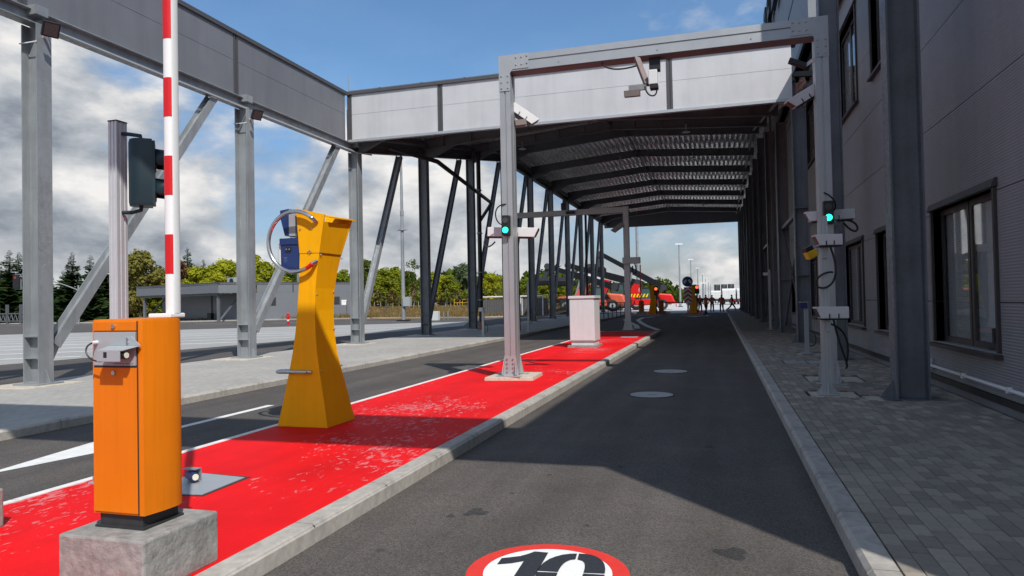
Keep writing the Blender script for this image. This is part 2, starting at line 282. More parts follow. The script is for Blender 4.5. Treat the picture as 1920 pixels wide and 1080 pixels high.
def bez(p0, p1, p2, p3, n=12):
    P = [Vector(p) for p in (p0, p1, p2, p3)]; return [P[0]*(1-t)**3+P[1]*3*t*(1-t)**2+P[2]*3*t*t*(1-t)+P[3]*t**3 for t in [i/n for i in range(n+1)]]
def link(o, parent=None):
    COL.objects.link(o)
    if parent: o.parent = parent
    return o
def thing(name, label, cat, loc=(0, 0, 0), rz=0, group=None):
    o = bpy.data.objects.new(name, None); link(o); o.location = loc; o.rotation_euler = (0, 0, rz); o.empty_display_size = .2
    return tag(o, label, cat, group)
def tag(o, label, cat, group=None):
    o['label'] = label; o['category'] = cat
    if group: o['group'] = group
    return o
def part(T, name, b, m, local=False, bev=0., base=None):
    """one mesh object under T; b holds world coordinates unless local"""
    off = (0, 0, 0) if local else (base if base is not None else worldloc(T))
    o = bpy.data.objects.new(name, b.mesh(name, off)); link(o, T); o.data.materials.append(m)
    if bev: bevel(o, bev)
    return o
def worldloc(T):
    v = Vector((0, 0, 0))
    while T: v += T.location; T = T.parent
    return v
def bevel(o, w, seg=2):
    md = o.modifiers.new('bevel', 'BEVEL'); md.width = w; md.segments = seg; md.limit_method = 'ANGLE'; md.angle_limit = R(40); md.harden_normals = False
def solo(name, b, m, label, cat, group=None, loc=None, bev=0.):
    loc = loc or (0, 0, 0); o = bpy.data.objects.new(name, b.mesh(name, loc)); link(o); o.location = loc; o.data.materials.append(m)
    if bev: bevel(o, bev)
    return tag(o, label, cat, group)
def struct(name, b, m, parent=None, kind='structure'):
    o = bpy.data.objects.new(name, b.mesh(name)); link(o, parent); o.data.materials.append(m)
    if kind: o['kind'] = kind
    return o
def copy_tree(o, parent=None):
    c = o.copy(); link(c)
    c.parent = parent
    for ch in list(o.children): copy_tree(ch, c)
    return c
def inst(T, name, me, loc, rot=(0, 0, 0), scale=None):
    o = bpy.data.objects.new(name, me); link(o, T); o.location = loc; o.rotation_euler = rot
    if scale: o.scale = scale
    return o

# ------------------------------------------------------------------ ground, roads, pavements
def sheet(name, pts, z, m, kind='structure'):
    b = B(); b.poly([(x, y, z) for x, y in pts]); return struct(name, b, m, kind=kind)
sheet('ground', [(-2500, -2500), (2500, -2500), (2500, 2500), (-2500, 2500)], -.06, GROUND)
sheet('road', [(-100, -40), (80, -40), (80, 72), (-12, 72), (-22, 62.5), (-32, 66), (-46, 66), (-60, 60), (-100, 64)], 0, ASPH)
sheet('yard', [(-17, 60), (-13, 74), (-12, 72.1), (80, 72.1), (200, 72.1), (200, 420), (-16, 420), (-16, 90), (-22, 66)], -.004+.008, YARD)
APRON = mat('apron_concrete', (.34, .335, .32), .85, var=.08, scale=3, var2=.1, scale2=.15)
sheet('parking_apron', [(-20.6, 8), (-19.3, 16), (-18.2, 24), (-17.2, 32), (-15.9, 42.5), (-18.9, 51.7), (-29.6, 44.7), (-45, 34.2), (-70, 17), (-70, 8)], .004, APRON)
# far meadow: rises gently to the trees
b = B(); N_ = 26; pts = []
def meadow_z(y): return .02 + max(0, min(1, (y-66)/34))*1.05
for j in range(12):
    for i in range(N_+1):
        y = 63 + j*j*.9; x = -78 + i*(62/N_) + (0 if i < N_ else 0); 
        if i == N_: x = -16 - max(0, (y-70)*.02)
        pts.append((x, max(y, 62.5) if x > -40 else max(y, 70), meadow_z(y) + rng.uniform(-.04, .04)*(j > 1)))
b.add(pts, [(j*(N_+1)+i, j*(N_+1)+i+1, (j+1)*(N_+1)+i+1, (j+1)*(N_+1)+i) for j in range(11) for i in range(N_)])
struct('meadow', b, GRASS)
b = B()
for (x, y), (x2, y2) in (((-60, 60.2), (-46.2, 66.1)), ((-46.2, 66.1), (-32, 66.1)), ((-32, 66.1), (-22, 62.6)), ((-22, 62.6), (-15, 70.5))):
    b.beam((x, y, .06), (x2, y2, .06), .3, .16)
struct('far_kerb', b, WALK)
sheet('far_verge_path', [(-100, 64.2), (-60, 60.3), (-46, 66.3), (-46, 69.5), (-60, 66.5), (-100, 70)], .03, WALK)

# red traffic island
IX0, IX1, IY1, KZ = -5.05, -2.48, 30.6, .12
isl = struct('traffic_island', B().box(IX0+.1, -3, 0, IX1-.14, IY1-.1, KZ-.006), RED)
def kerb_mesh(length, w, h, name):
    p = [(0, 0), (w, 0), (w, h-.025), (w-.025, h), (0, h)]
    return B().hull([(x, .008, z) for x, z in p][::-1], [(x, length-.008, z) for x, z in p][::-1]).mesh(name)
part(isl, 'kerb_bedding', B().box(IX1-.139, -2.5, -.02, IX1-.012, IY1-.1, KZ-.012), JOINT, local=True)
kmR = kerb_mesh(1.0, .15, .14, 'kerbstone'); kmR.materials.append(KERB)
kmL = kerb_mesh(1.0, .10, .14, 'edge_stone'); kmL.materials.append(WHITEP)
for i in range(33):
    inst(isl, 'kerbstone', kmR, (IX1-.15, -2.1+i, -.02))
    o = inst(isl, 'edge_stone', kmL, (IX0+.1, -2.1+i+1, -.02), (0, 0, math.pi))
b = B().box(IX0, IY1-.096, -.02, IX1, IY1+.05, KZ); part(isl, 'kerbstone', b, KERB, local=True)
# hatch cover on the island, steel sheet inset
hp = part(isl, 'hatch_cover', B().hull([(-3.86, 4.30, .1), (-3.70, 4.32, .1), (-3.72, 4.83, .1), (-4.2, 4.88, .1), (-4.3, 4.5, .1)], [(-3.86, 4.30, .122), (-3.70, 4.32, .122), (-3.72, 4.83, .122), (-4.2, 4.88, .122), (-4.3, 4.5, .122)]), ALUP, local=True)
part(isl, 'hatch_joint', B().hull([(-3.9, 4.275, .1), (-3.675, 4.295, .1), (-3.69, 4.87, .1), (-4.2, 4.9, .1), (-4.35, 4.5, .1)], [(-3.9, 4.275, .1175), (-3.675, 4.295, .1175), (-3.69, 4.87, .1175), (-4.2, 4.9, .1175), (-4.35, 4.5, .1175)]), JOINT, local=True)
# a thin grey strip hatch further along
part(isl, 'strip_cover', B().box(-3.5, 25.6, .1, -2.9, 26.2, .123), ALUP, local=True)

# right pavement
PX0, PXW = .68, 3.05
pav = struct('pavement', B().box(PX0+.1, -6, -.02, PXW+.3, 90, .098), JOINT)
far = part(pav, 'paved_strip', B().box(PX0+.15, 30, .09, PXW+.2, 90, .1185), None or PAVER, local=True)
pm = bpy.data.materials.new('paver_far'); pm.use_nodes = True; N, L, P = nodes(pm); P.inputs['Roughness'].default_value = .8
tc = N.new('ShaderNodeTexCoord'); br = N.new('ShaderNodeTexBrick'); mp = N.new('ShaderNodeMapping'); mp.inputs['Rotation'].default_value = (0, 0, math.pi/2)
L.new(tc.outputs['Object'], mp.inputs[0]); L.new(mp.outputs[0], br.inputs['Vector']); br.inputs['Scale'].default_value = 1; br.inputs['Brick Width'].default_value = .2; br.inputs['Row Height'].default_value = .1; br.inputs['Mortar Size'].default_value = .004
br.inputs['Color1'].default_value = (.19, .17, .145, 1); br.inputs['Color2'].default_value = (.27, .24, .205, 1); br.inputs['Mortar'].default_value = (.05, .05, .05, 1); L.new(br.outputs[0], P.inputs[0])
far.data.materials[0] = pm
for i in range(70): inst(pav, 'kerbstone', kmR, (PX0+.15, -3.1+i+1, -.02), (0, 0, math.pi))
PADS = [(1.38, 12.25, 2.2, 13.05), (1.2, 10.42, 1.8, 11.0), (1.28, 15.4, 2.0, 16.1), (1.72, 17.7, 2.28, 18.3), (1.85, 10.15, 2.25, 10.6)]
paver = B().box(-.0475, -.0975, -.03, .0475, .0975, 0); pvm = paver.mesh('paver'); pvm.materials.append(PAVER)
cells = []
nx = int((PXW-.02-(PX0+.16))/.1)
for i in range(nx+1):
    for j in range(-20, 136):
        x = PX0+.21+i*.1; y = 3.0+j*.2+(.1 if i % 2 else 0)
        if y > 29.85 or y < -.5: continue
        if any(p[0]-.02 < x < p[2]+.02 and p[1]-.06 < y < p[3]+.06 for p in PADS): continue
        cells.append((x, y))
def in_view(x, y):
    d = Vector((x, y, .12-EYE)); c = d.dot(fw)
    if c < .3: return False
    u, v = 960+FPX*d.dot(rt2)/c, 540-FPX*d.dot(up2)/c
    return -10 < u < 1930 and v < 1090
vis = sorted([c for c in cells if in_view(*c)], key=lambda c: c[0]**2+c[1]**2)
near = set(vis[:300])
for (x, y) in vis[:300]:
    inst(pav, 'paver', pvm, (x, y, .12+rng.uniform(-.0025, .002)), (rng.uniform(-.006, .006), rng.uniform(-.006, .006), rng.uniform(-.006, .006)))
groups = [B() for _ in range(5)]
for c in cells:
    if c in near: continue
    x, y = c; dz = rng.uniform(-.002, .002)
    groups[rng.choice((0, 0, 1, 1, 1, 2, 2, 3, 4))].box(x-.0475, y-.0975, .09, x+.0475, y+.0975, .12+dz)
for k, g in zip((.8, .92, 1.05, 1.2, 1.4), groups):
    mm = mat('paver_concrete_%d' % int(k*100), (.29*k, .255*k, .21*k), .8, var=.12, scale=20, bump=.3, bscale=160)
    o = part(pav, 'pavers', g, mm, local=True); o['kind'] = 'stuff'
for k, p in enumerate(PADS): part(pav, 'foundation_pad', B().box(p[0], p[1], .02, p[2], p[3], .106 if k != 2 else .119), PAD if k != 2 else mat('hatch_concrete', (.33, .33, .32), .8), local=True)
part(pav, 'hatch_gap', B().box(1.70, 15.4, .1, 1.725, 16.1, .1215), BLACK, local=True)

# left walkway
walk = struct('walkway', B().box(-13.0, -8, -.02, -8.2, 70, .118), WALK)
for i in range(66): inst(walk, 'kerbstone', kmR, (-8.2, -5.1+i, -.02))
for y in range(10, 79, 6):
    part(walk, 'footing', B().box(-12.85, y-.62, .1, -11.75, y+.55, .14), PAD, local=True, bev=.01)
# painted markings and covers
def strip(pts, w, z=.004):
    b = B(); V = [Vector((p[0], p[1], z)) for p in pts]
    lf, rg = [], []
    for i, p in enumerate(V):
        d = (V[min(i+1, len(V)-1)]-V[max(i-1, 0)]).normalized(); n = Vector((-d.y, d.x, 0)); lf.append(p+n*w/2); rg.append(p-n*w/2)
    for i in range(len(V)-1): b.poly([lf[i], rg[i], rg[i+1], lf[i+1]])
    return b
b = B().poly([(-6.53, 4.75, .004), (-6.22, 6.2, .004), (-6.53, 6.25, .004), (-6.86, 6.3, .004)]); b.v += []; 
o = b.poly([(-6.60, 6.24, .0045), (-6.48, 6.24, .0045), (-6.50, 9.15, .0045), (-6.62, 9.15, .0045)])
tag(struct('lane_arrow', b, WHITEP, kind=None), 'long white arrow painted on the lane beside the red island', 'road marking')
for k, q in enumerate([[(-2.81, 34), (-3.77, 38.7), (-4.66, 44), (-5.65, 50.8), (-5.89, 56.4), (-5.3, 59.5)], [(-4.05, 36), (-4.6, 40.4), (-5.7, 46.2), (-6.6, 51.1), (-6.92, 56.8)]]):
    tag(struct('guide_line', strip([Vector((*a, 0)) for a in q], .3), WHITEP, kind=None), ['white curved guide line running from the end of the red island', 'second white curved guide line beside the gantry post under the canopy'][k], 'road marking')
for k, (x, y, n) in enumerate(((-6.6, 52, 3.2), (-1.0, 60, 2.2), (-1.9, 59.0, 0))):
    b = B()
    if n: b.poly([(x-.06, y, .004), (x+.06, y, .004), (x+.06, y+n, .004), (x-.06, y+n, .004)]); b.poly([(x-.3, y+.2, .0045), (x, y-1.2, .0045), (x+.3, y+.2, .0045)])
    else: b.poly([(x-1.3, y+2.2, .004), (x, y-1.5, .004), (x+1.2, y+2.2, .004), (x, y+1.0, .004)])
    tag(struct('lane_arrow', b, WHITEP, kind=None), ['white arrow on the left lane under the canopy near the fence', 'small white arrow on the right lane under the canopy', 'white chevron painted before the island with the round blue sign'][k], 'road marking')
for k in range(9):
    t = k/8; p0 = Vector((-20.2+.3*k, 10+3.9*k)); d = Vector((-26, -17.6)).normalized()
    tag(struct('bay_line', strip([(p0.x-.3, p0.y, 0), (p0.x+d.x*34, p0.y+d.y*34, 0)], .22, .009), mat('bay_white', (.80, .80, .78), .7), kind=None), 'white parking bay line on the light apron', 'road marking', 'parking bay lines on the apron')
for k in range(6):
    tag(struct('lane_dash', strip([(-30-k*9, 54+k*.7, 0), (-25.5-k*9, 53.7+k*.7, 0)], .15, .004), WHITEP, kind=None), 'short white dash on the far road beyond the apron', 'road marking', 'dashes on the far road')
for k, (cx, cy, r) in enumerate(((-1.05, 11.1, .33), (-1.0, 14.7, .34))):
    c = solo('manhole_cover', B().disc((cx, cy, -.02), r, .029), mat('cover_steel', (.42, .43, .43), .5, .3, var=.1, scale=10), ['round pale manhole cover in the lane, nearer the speed marking', 'round pale manhole cover in the lane, nearer the gantry foot'][k], 'manhole cover', None, (cx, cy, 0))
    part(c, 'joint_ring', B().disc((cx, cy, -.02), r+.02, .0255), JOINT)
    part(c, 'lifting_slot', B().box(cx-.06, cy-.02, 0, cx+.08, cy+.01, .0105), BLACK)
# oil drips on the asphalt
OIL = mat_asphalt('oily_asphalt', (.045, .043, .042))
for k, (px, py, r) in enumerate(((893, 960, .075), (845, 967, .025), (1372, 1037, .085), (1030, 890, .02), (1165, 875, .03), (1330, 838, .04), (960, 925, .02), (1100, 985, .018))):
    g = G(px, py, .002); a0 = rng.uniform(0, 6)
    struct('oil_stain', B().poly([(g.x+r*(1+.25*math.sin(3*t+a0)+.15*math.sin(7*t))*math.cos(t), g.y+r*1.1*(1+.25*math.sin(3*t+a0)+.15*math.sin(5*t))*math.sin(t), .002) for t in [2*math.pi*i/26 for i in range(26)]]), OIL)
# speed marking 10
T = thing('speed_marking', 'round red ringed 10 speed limit painted on the asphalt', 'road marking', (-.945, 3.765, 0))
def flat(name, b, m, z):
    o = bpy.data.objects.new(name, b.mesh(name)); link(o, T); o.location = (0, 0, z); o.data.materials.append(m)
def ell(r, n=56, sx=1., cx=0, cy=0, pw=1.):
    def f(c): return math.copysign(abs(c)**pw, c)
    return [(cx+r*sx*f(math.cos(2*math.pi*i/n)), cy+r*f(math.sin(2*math.pi*i/n)), 0) for i in range(n)]
flat('ring', B().poly(ell(.45)), DISCR, .004); flat('field', B().poly(ell(.355)), DISCW, .008)
def onroad(pts): return [Vector((g.x+.945, g.y-3.765, 0)) for g in (G(860+a/5.647, 1000+b_/5.647, .012) for a, b_ in pts)]
one = onroad([(950, 203), (805, 190), (740, 215), (650, 240), (455, 262), (408, 325), (560, 313), (690, 290), (585, 452), (805, 452)])
zc_ = onroad([(1185, 415)])[0]; low_ = 2*zc_.y-one[0].y
def down(a, c): return a+(c-a)*((low_-a.y)/(c.y-a.y))
one[8], one[9] = down(one[7], one[8]), down(one[0], one[9])
flat('digit', B().poly(one), DISCB, .012)
ul = onroad([(830, 393), (850, 360), (895, 312), (960, 270), (1030, 243), (1100, 225), (1180, 215), (1255, 213), (1238, 272), (1180, 280), (1140, 298), (1110, 320), (1085, 348), (1065, 380), (1052, 405)])
ur = onroad([(1275, 213), (1340, 217), (1400, 225), (1455, 243), (1500, 270), (1530, 300), (1545, 330), (1553, 380), (1547, 424), (1322, 415), (1335, 370), (1337, 335), (1330, 308), (1310, 288), (1258, 274)])
for q_ in (ul, ur, [zc_*2-p for p in ul], [zc_*2-p for p in ur]): flat('digit', B().poly(q_), DISCB, .012)

# ------------------------------------------------------------------ entrance canopy
CX = -12.2
can = thing('entrance_canopy', 'long steel canopy with diagonal braced columns and grey fascia panels spanning the lanes', 'canopy', (CX, 10, .12))
ze = lambda y: 7.12 if y <= 22 else (7.12+(y-22)/18*3.05 if y < 40 else 10.17)
for y in range(4, 79, 6):
    top = 6.86 if y <= 22 else ze(y)+.1
    m = GALV if y <= 22 else GALVD if y < 40 else GALVD  # columns under the roof get darker steel, their shade in the colour
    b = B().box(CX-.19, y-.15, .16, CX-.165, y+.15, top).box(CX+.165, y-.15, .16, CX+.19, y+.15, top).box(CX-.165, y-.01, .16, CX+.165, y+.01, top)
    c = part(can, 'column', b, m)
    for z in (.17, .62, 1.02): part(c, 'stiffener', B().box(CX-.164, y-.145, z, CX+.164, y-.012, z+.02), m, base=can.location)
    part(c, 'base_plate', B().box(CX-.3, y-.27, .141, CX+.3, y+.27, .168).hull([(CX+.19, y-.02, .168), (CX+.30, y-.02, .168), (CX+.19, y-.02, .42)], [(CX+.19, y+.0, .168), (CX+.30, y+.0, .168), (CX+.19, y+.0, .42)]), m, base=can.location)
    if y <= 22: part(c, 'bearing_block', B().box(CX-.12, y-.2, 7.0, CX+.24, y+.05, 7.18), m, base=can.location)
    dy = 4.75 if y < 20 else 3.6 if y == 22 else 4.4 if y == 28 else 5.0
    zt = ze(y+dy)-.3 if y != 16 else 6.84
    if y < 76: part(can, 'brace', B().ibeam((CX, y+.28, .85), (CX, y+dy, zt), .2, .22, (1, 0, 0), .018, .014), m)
    if y < 76: part(c, 'gusset', B().hull([(CX-.01, y+.15, .3), (CX-.01, y+.42, .8), (CX-.01, y+.42, 1.05), (CX-.01, y+.15, .8)], [(CX+.012, y+.15, .3), (CX+.012, y+.42, .8), (CX+.012, y+.42, 1.05), (CX+.012, y+.15, .8)]), m, base=can.location)
# edge beams
for y0, y1 in ((1.9, 4), (4, 10), (10, 16), (16, 22)):
    part(can, 'edge_beam', B().ibeam((CX, y0, 6.99), (CX, y1-.004, 6.99), .26, .26), GALV)
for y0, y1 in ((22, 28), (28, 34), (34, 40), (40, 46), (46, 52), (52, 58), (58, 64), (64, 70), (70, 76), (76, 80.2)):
    part(can, 'edge_beam', B().ibeam((CX, y0, ze(y0)-.13), (CX, y1, ze(y1)-.13), .26, .26), DARKST)  # same edge beam run, darker under the roof: shade put into the colour
    z0, z1 = ze(y0), ze(y1)
    part(can, 'side_panel', B().hull([(CX-.3, y0, z0+.02), (CX-.22, y0, z0+.02), (CX-.22, y0, z0+1.3), (CX-.3, y0, z0+1.3)], [(CX-.3, y1-.01, z1+.02), (CX-.22, y1-.01, z1+.02), (CX-.22, y1-.01, z1+1.3), (CX-.3, y1-.01, z1+1.3)]), ANTHF)
# fascia panels, left run along the yard (inner face seen), front run across, rear run behind the viewer
FZ0, FZM, FZ1 = 7.14, 8.06, 8.76
for y0, y1 in ((1.95, 9.72), (9.72, 15.68), (15.68, 21.45)):
    for z0, z1 in ((FZ0, FZM), (FZM+.008, FZ1)): part(can, 'fascia_panel', B().box(CX-.25, y0+.09, z0, CX-.0, y1-.09, z1), ANTHF)
for y in (9.72, 15.68): part(can, 'joint_cover', B().box(CX-.02, y-.085, FZ0, CX+.018, y-.03, FZ1).box(CX-.02, y+.03, FZ0, CX+.018, y+.085, FZ1).box(CX-.05, y-.03, FZ0, CX-.008, y+.03, FZ1), TRIM)
part(can, 'coping', B().box(CX-.34, 1.7, FZ1, CX+.05, 21.5, FZ1+.11), TRIM)
FY = 21.5; XS = [-12.2, -8.73, -5.0, -1.28, 2.2]
for x0, x1 in ((-12.13, -8.73), (-8.73, -1.28), (-1.28, 2.25)):
    for z0, z1 in ((FZ0+.06, FZM), (FZM+.008, FZ1)): part(can, 'fascia_panel', B().box(x0+.09, FY, z0, x1-.09, FY+.25, z1), SILVER)
for x in (-12.1, -8.73, -1.28): part(can, 'joint_cover', B().box(x-.085, FY-.018, FZ0+.06, x-.03, FY+.02, FZ1).box(x+.03, FY-.018, FZ0+.06, x+.085, FY+.02, FZ1).box(x-.03, FY+.008, FZ0+.06, x+.03, FY+.05, FZ1), TRIM)
part(can, 'drip_rail', B().box(-12.15, FY-.05, FZ0-.03, 2.3, FY+.1, FZ0+.055), ALUP)
part(can, 'coping', B().box(-12.15, FY-.06, FZ1, 2.3, FY+.35, FZ1+.11), TRIM)
for i in range(9):
    x = -11+i*1.55; part(can, 'lightning_rod_holder', B().box(x-.03, FY+.1, FZ1+.11, x+.03, FY+.16, FZ1+.19), TRIM)
part(can, 'lightning_wire', B().cyl((-12.2, FY+.13, FZ1+.19), (2.3, FY+.13, FZ1+.19), .008, n=6), GALV)
part(can, 'lightning_rod', B().cyl((-12.2, FY+.13, FZ1+.1), (-12.2, FY+.13, FZ1+.75), .012, n=6), GALV)
RY = 1.75
for x0, x1 in ((-12.2, -6.0), (-6.0, 0), (0, 3.3)): part(can, 'fascia_panel', B().box(x0+.02, RY, FZ0-.4, x1-.02, RY+.25, FZ1), SILVER)
part(can, 'coping', B().box(-12.2, RY-.05, FZ1, 3.3, RY+.3, FZ1+.1), TRIM)
# rafters and corrugated deck
RX = -4.9
for y in range(22, 79, 6):
    e = ze(y)+.05; rg, re = e+.62, e+.15
    if y == 22: e, rg, re = 7.3, 7.5, 7.4
    b = B().ibeam((CX+.1, y, e+.2), (RX, y, rg+.2), .22, .46).ibeam((RX, y, rg+.2), (2.3, y, re+.2), .22, .46)
    r = part(can, 'rafter', b, DARKST)  # rafter steel coloured dark to carry the shade below the roof
    part(r, 'ridge_plate', B().box(RX-.03, y-.13, rg-.1, RX+.03, y+.13, rg+.42), DARKST, base=can.location)
    part(r, 'haunch', B().hull([(CX+.2, y-.09, e-.5), (CX+.2, y-.09, e), (CX+1.5, y-.09, e+.08)], [(CX+.2, y+.09, e-.5), (CX+.2, y+.09, e), (CX+1.5, y+.09, e+.08)]), DARKST, base=can.location)
    if y in (28, 34):
        for i in range(11): x = CX+1+i*1.25; z = e+.2+(.62*(x-CX)/7.3 if x < RX else .62-(x-RX)/7.2*.47); part(r, 'stiffener', B().box(x-.01, y-.1, z-.2, x+.01, y+.1, z+.2), DARKST, base=can.location)
def deck_z(x, y):
    base = ze(y)+.05+.46
    return base+(.62*(x-CX)/(RX-CX) if x < RX else .62-.47*(x-RX)/(2.3-RX))
for y0 in range(22, 80, 6):
    b = B(); y1 = min(y0+5.995, 80.19); p = .3; prof = []
    x = CX-.2
    while x < 2.75:
        prof += [(x, 0), (x+.10, 0), (x+.13, .15), (x+.27, .15)]; x += p
    vs = [(x, y, deck_z(x, y)+h) for y in (y0, y1) for x, h in prof]; n = len(prof)
    b.add(vs, [(i, i+1, n+i+1, n+i) for i in range(n-1)])
    part(can, 'roof_sheet', b, DECK)
    b = B(); t = [(x, deck_z(x, y0)+.18, deck_z(x, y1)+.18) for x in (CX-.3, RX, 2.9)]
    b.hull([(q[0], y0, q[1]) for q in t]+[(q[0], y0, q[1]+.15) for q in t[::-1]], [(q[0], y1, q[2]) for q in t]+[(q[0], y1, q[2]+.15) for q in t[::-1]])
    part(can, 'roof_insulation', b, DECKD)
    part(can, 'purlin_strut', B().cyl((RX, y0, deck_z(RX, y0)-.2), (RX, y1, deck_z(RX, y1)-.2), .05, n=6), DARKST)
    for xa in (CX+.2, 2.0): part(can, 'eave_strut', B().cyl((xa, y0, deck_z(xa, y0)-.3), (xa, y1, deck_z(xa, y1)-.3), .06, n=6), DARKST)
part(can, 'end_fascia', B().box(CX-.3, 80.2, 9.75, 2.9, 80.4, 11.6), ANTHF)
for k, (x, y) in enumerate(((-9.3, 33.7), (-1.3, 33.7), (-6.0, 45.7), (-1.4, 45.7), (-1.2, 57.7), (-5, 57.7), (-1.2, 69.7))):
    z = deck_z(x, y)-.62; part(can, 'ceiling_lamp', B().cyl((x, y, z), (x, y, z-.09), .06, .2, 14).cyl((x, y, z), (x, y, z+.3), .015, n=6), mat('lamp_grey', (.45, .43, .42), .4))
# rain pipes
part(can, 'rain_pipe', B().tube([(-11.0, 22.2, 7.0), (-9.9, 24.0, 6.75), (-10.9, 33.4, 6.5), (-11.1, 33.6, 6.3), (-11.7, 33.8, 5.6)], .085, 10), BLACK)
b = B().cyl((-11.65, 33.7, .45), (-11.65, 33.7, 9.2), .11, n=12)
p = part(can, 'downpipe', b, BLACK); part(p, 'pipe_bracket', B().cyl((-11.65, 33.7, 3.0), (-11.65, 33.7, 3.05), .15).cyl((-11.65, 33.7, 5.0), (-11.65, 33.7, 5.05), .15).cyl((-11.65, 33.7, 1.6), (-11.65, 33.7, 1.65), .15).cyl((-11.65, 33.7, 7.2), (-11.65, 33.7, 7.25), .15), GALV, base=can.location)
part(p, 'clay_foot', B().cyl((-11.65, 33.7, .12), (-11.65, 33.7, .5), .13), mat('clay_pipe', (.30, .11, .06), .6), base=can.location)
p = part(can, 'downpipe', B().cyl((-11.65, 63.7, .15), (-11.65, 63.7, 10), .11, n=10), BLACK)
# conduit under the left edge beam
part(can, 'conduit', B().tube([(CX+.16, 10.3, 6.84), (CX+.16, 13, 6.82), (CX+.16, 21.8, 6.82), (-11.7, 22.3, 6.8)], .025, 6), ALUP)

# ------------------------------------------------------------------ gate building on the right
WX = 3.05; WT = 9.0
bld = thing('gate_building', 'grey ribbed metal clad building with dark framed windows beside the paved walk', 'building', (WX, 12, .1))
WINS = [(9.22, 11.62, .80, 2.70), (13.0, 15.4, .80, 2.70), (16.85, 19.3, .80, 2.70), (24.4, 26.6, .80, 2.70), (30.4, 32.6, .8, 2.7),
        (9.22, 11.62, 6.05, 8.0), (13.0, 15.4, 5.85, 7.95), (16.95, 19.45, 5.80, 7.95), (23.6, 26.6, 5.9, 7.95)]
JY = [1.4, 6.3, 12.28, 20.15, 26.9, 34, 42, 50, 58, 66, 74, 82]
ZS = [.30, 1.38, 2.655, 3.93, 5.20, 6.47, 7.74, 8.75]
for y0, y1 in zip(JY[:-1], JY[1:]):
    for z0, z1 in zip(ZS[:-1], ZS[1:]):
        rects = [(y0+.03, y1-.03, z0+.005, z1-.005)]
        for a, c, d, e in WINS:
            new = []
            for (u0, u1, v0, v1) in rects:
                if a >= u1 or c <= u0 or d >= v1 or e <= v0: new.append((u0, u1, v0, v1)); continue
                if a > u0: new.append((u0, a, v0, v1))
                if c < u1: new.append((c, u1, v0, v1))
                m0, m1 = max(u0, a), min(u1, c)
                if d > v0: new.append((m0, m1, v0, d))
                if e < v1: new.append((m0, m1, e, v1))
            rects = new
        for (u0, u1, v0, v1) in rects: part(bld, 'wall_panel', B().box(WX, u0, v0, WX+.12, u1, v1), ANTH)
b = B()
for y in JY[1:-1]: part(bld, 'joint_cover', B().box(WX-.018, y-.06, .3, WX+.1, y+.06, 8.75), TRIM)
part(bld, 'core', B().box(WX+.6, 1.6, 0, 14, 82, 8.9), INTER)
part(bld, 'end_wall', B().box(WX, 1.4, .1, 14, 1.52, 8.9), ANTH)
part(bld, 'plinth', B().box(WX+.05, 1.5, -.05, WX+.2, 82, .27), mat('plinth_concrete', (.24, .24, .25), .8, var=.12))
part(bld, 'base_flashing', B().box(WX-.02, 1.5, .22, WX+.09, 82, .298), BLACK)
part(bld, 'roof', B().box(WX+.2, 1.4, 8.92, 14, 82, 9.05), DECKD)
part(bld, 'eave', B().box(2.80, 1.4, 8.72, WX+.3, 21.45, 8.9), TRIM)
part(bld, 'eave_coping', B().box(2.77, 1.38, 8.905, WX+.3, 21.45, 9.02), TRIM)
part(bld, 'eave_pipe', B().cyl((2.9, 6, 8.66), (2.9, 21.4, 8.66), .035, n=8), mat('pinkish_pipe', (.36, .30, .29), .5))
for a, c, d, e in WINS:
    w = part(bld, 'window', B().box(WX-.035, a-.06, d-.0, WX+.42, a, e), BRONZE); part(w, 'jamb', B().box(WX-.035, c, d, WX+.42, c+.06, e), BRONZE, base=bld.location)
    part(w, 'hood', B().hull([(WX-.07, a-.1, e), (WX+.4, a-.1, e), (WX+.4, a-.1, e+.1), (WX-.03, a-.1, e+.1)], [(WX-.07, c+.1, e), (WX+.4, c+.1, e), (WX+.4, c+.1, e+.1), (WX-.03, c+.1, e+.1)]), BRONZE, base=bld.location)
    part(w, 'sill', B().hull([(WX-.09, a-.1, d-.07), (WX+.4, a-.1, d-.05), (WX+.4, a-.1, d), (WX-.09, a-.1, d-.02)], [(WX-.09, c+.1, d-.07), (WX+.4, c+.1, d-.05), (WX+.4, c+.1, d), (WX-.09, c+.1, d-.02)]), BRONZE, base=bld.location)
    mid = (a+c)/2
    fr = B()
    for y0, y1 in ((a, mid-.02), (mid+.02, c)):
        fr.box(WX+.10, y0, d+.0, WX+.15, y0+.07, e-.002).box(WX+.10, y1-.07, d, WX+.15, y1, e-.002).box(WX+.10, y0+.07, d, WX+.15, y1-.07, d+.08).box(WX+.10, y0+.07, e-.08, WX+.15, y1-.07, e-.002)
    part(w, 'frame', fr, BRONZE, base=bld.location)
    for y0, y1 in ((a, mid-.02), (mid+.02, c)): part(w, 'pane', B().box(WX+.115, y0+.071, d+.081, WX+.120, y1-.071, e-.081), CLEAR, base=bld.location)
    bl = B(); z = d+.4
    part(w, 'blind', B().box(WX+.152, a+.02, d+.05, WX+.165, c-.02, e-.03), BLIND, base=bld.location)
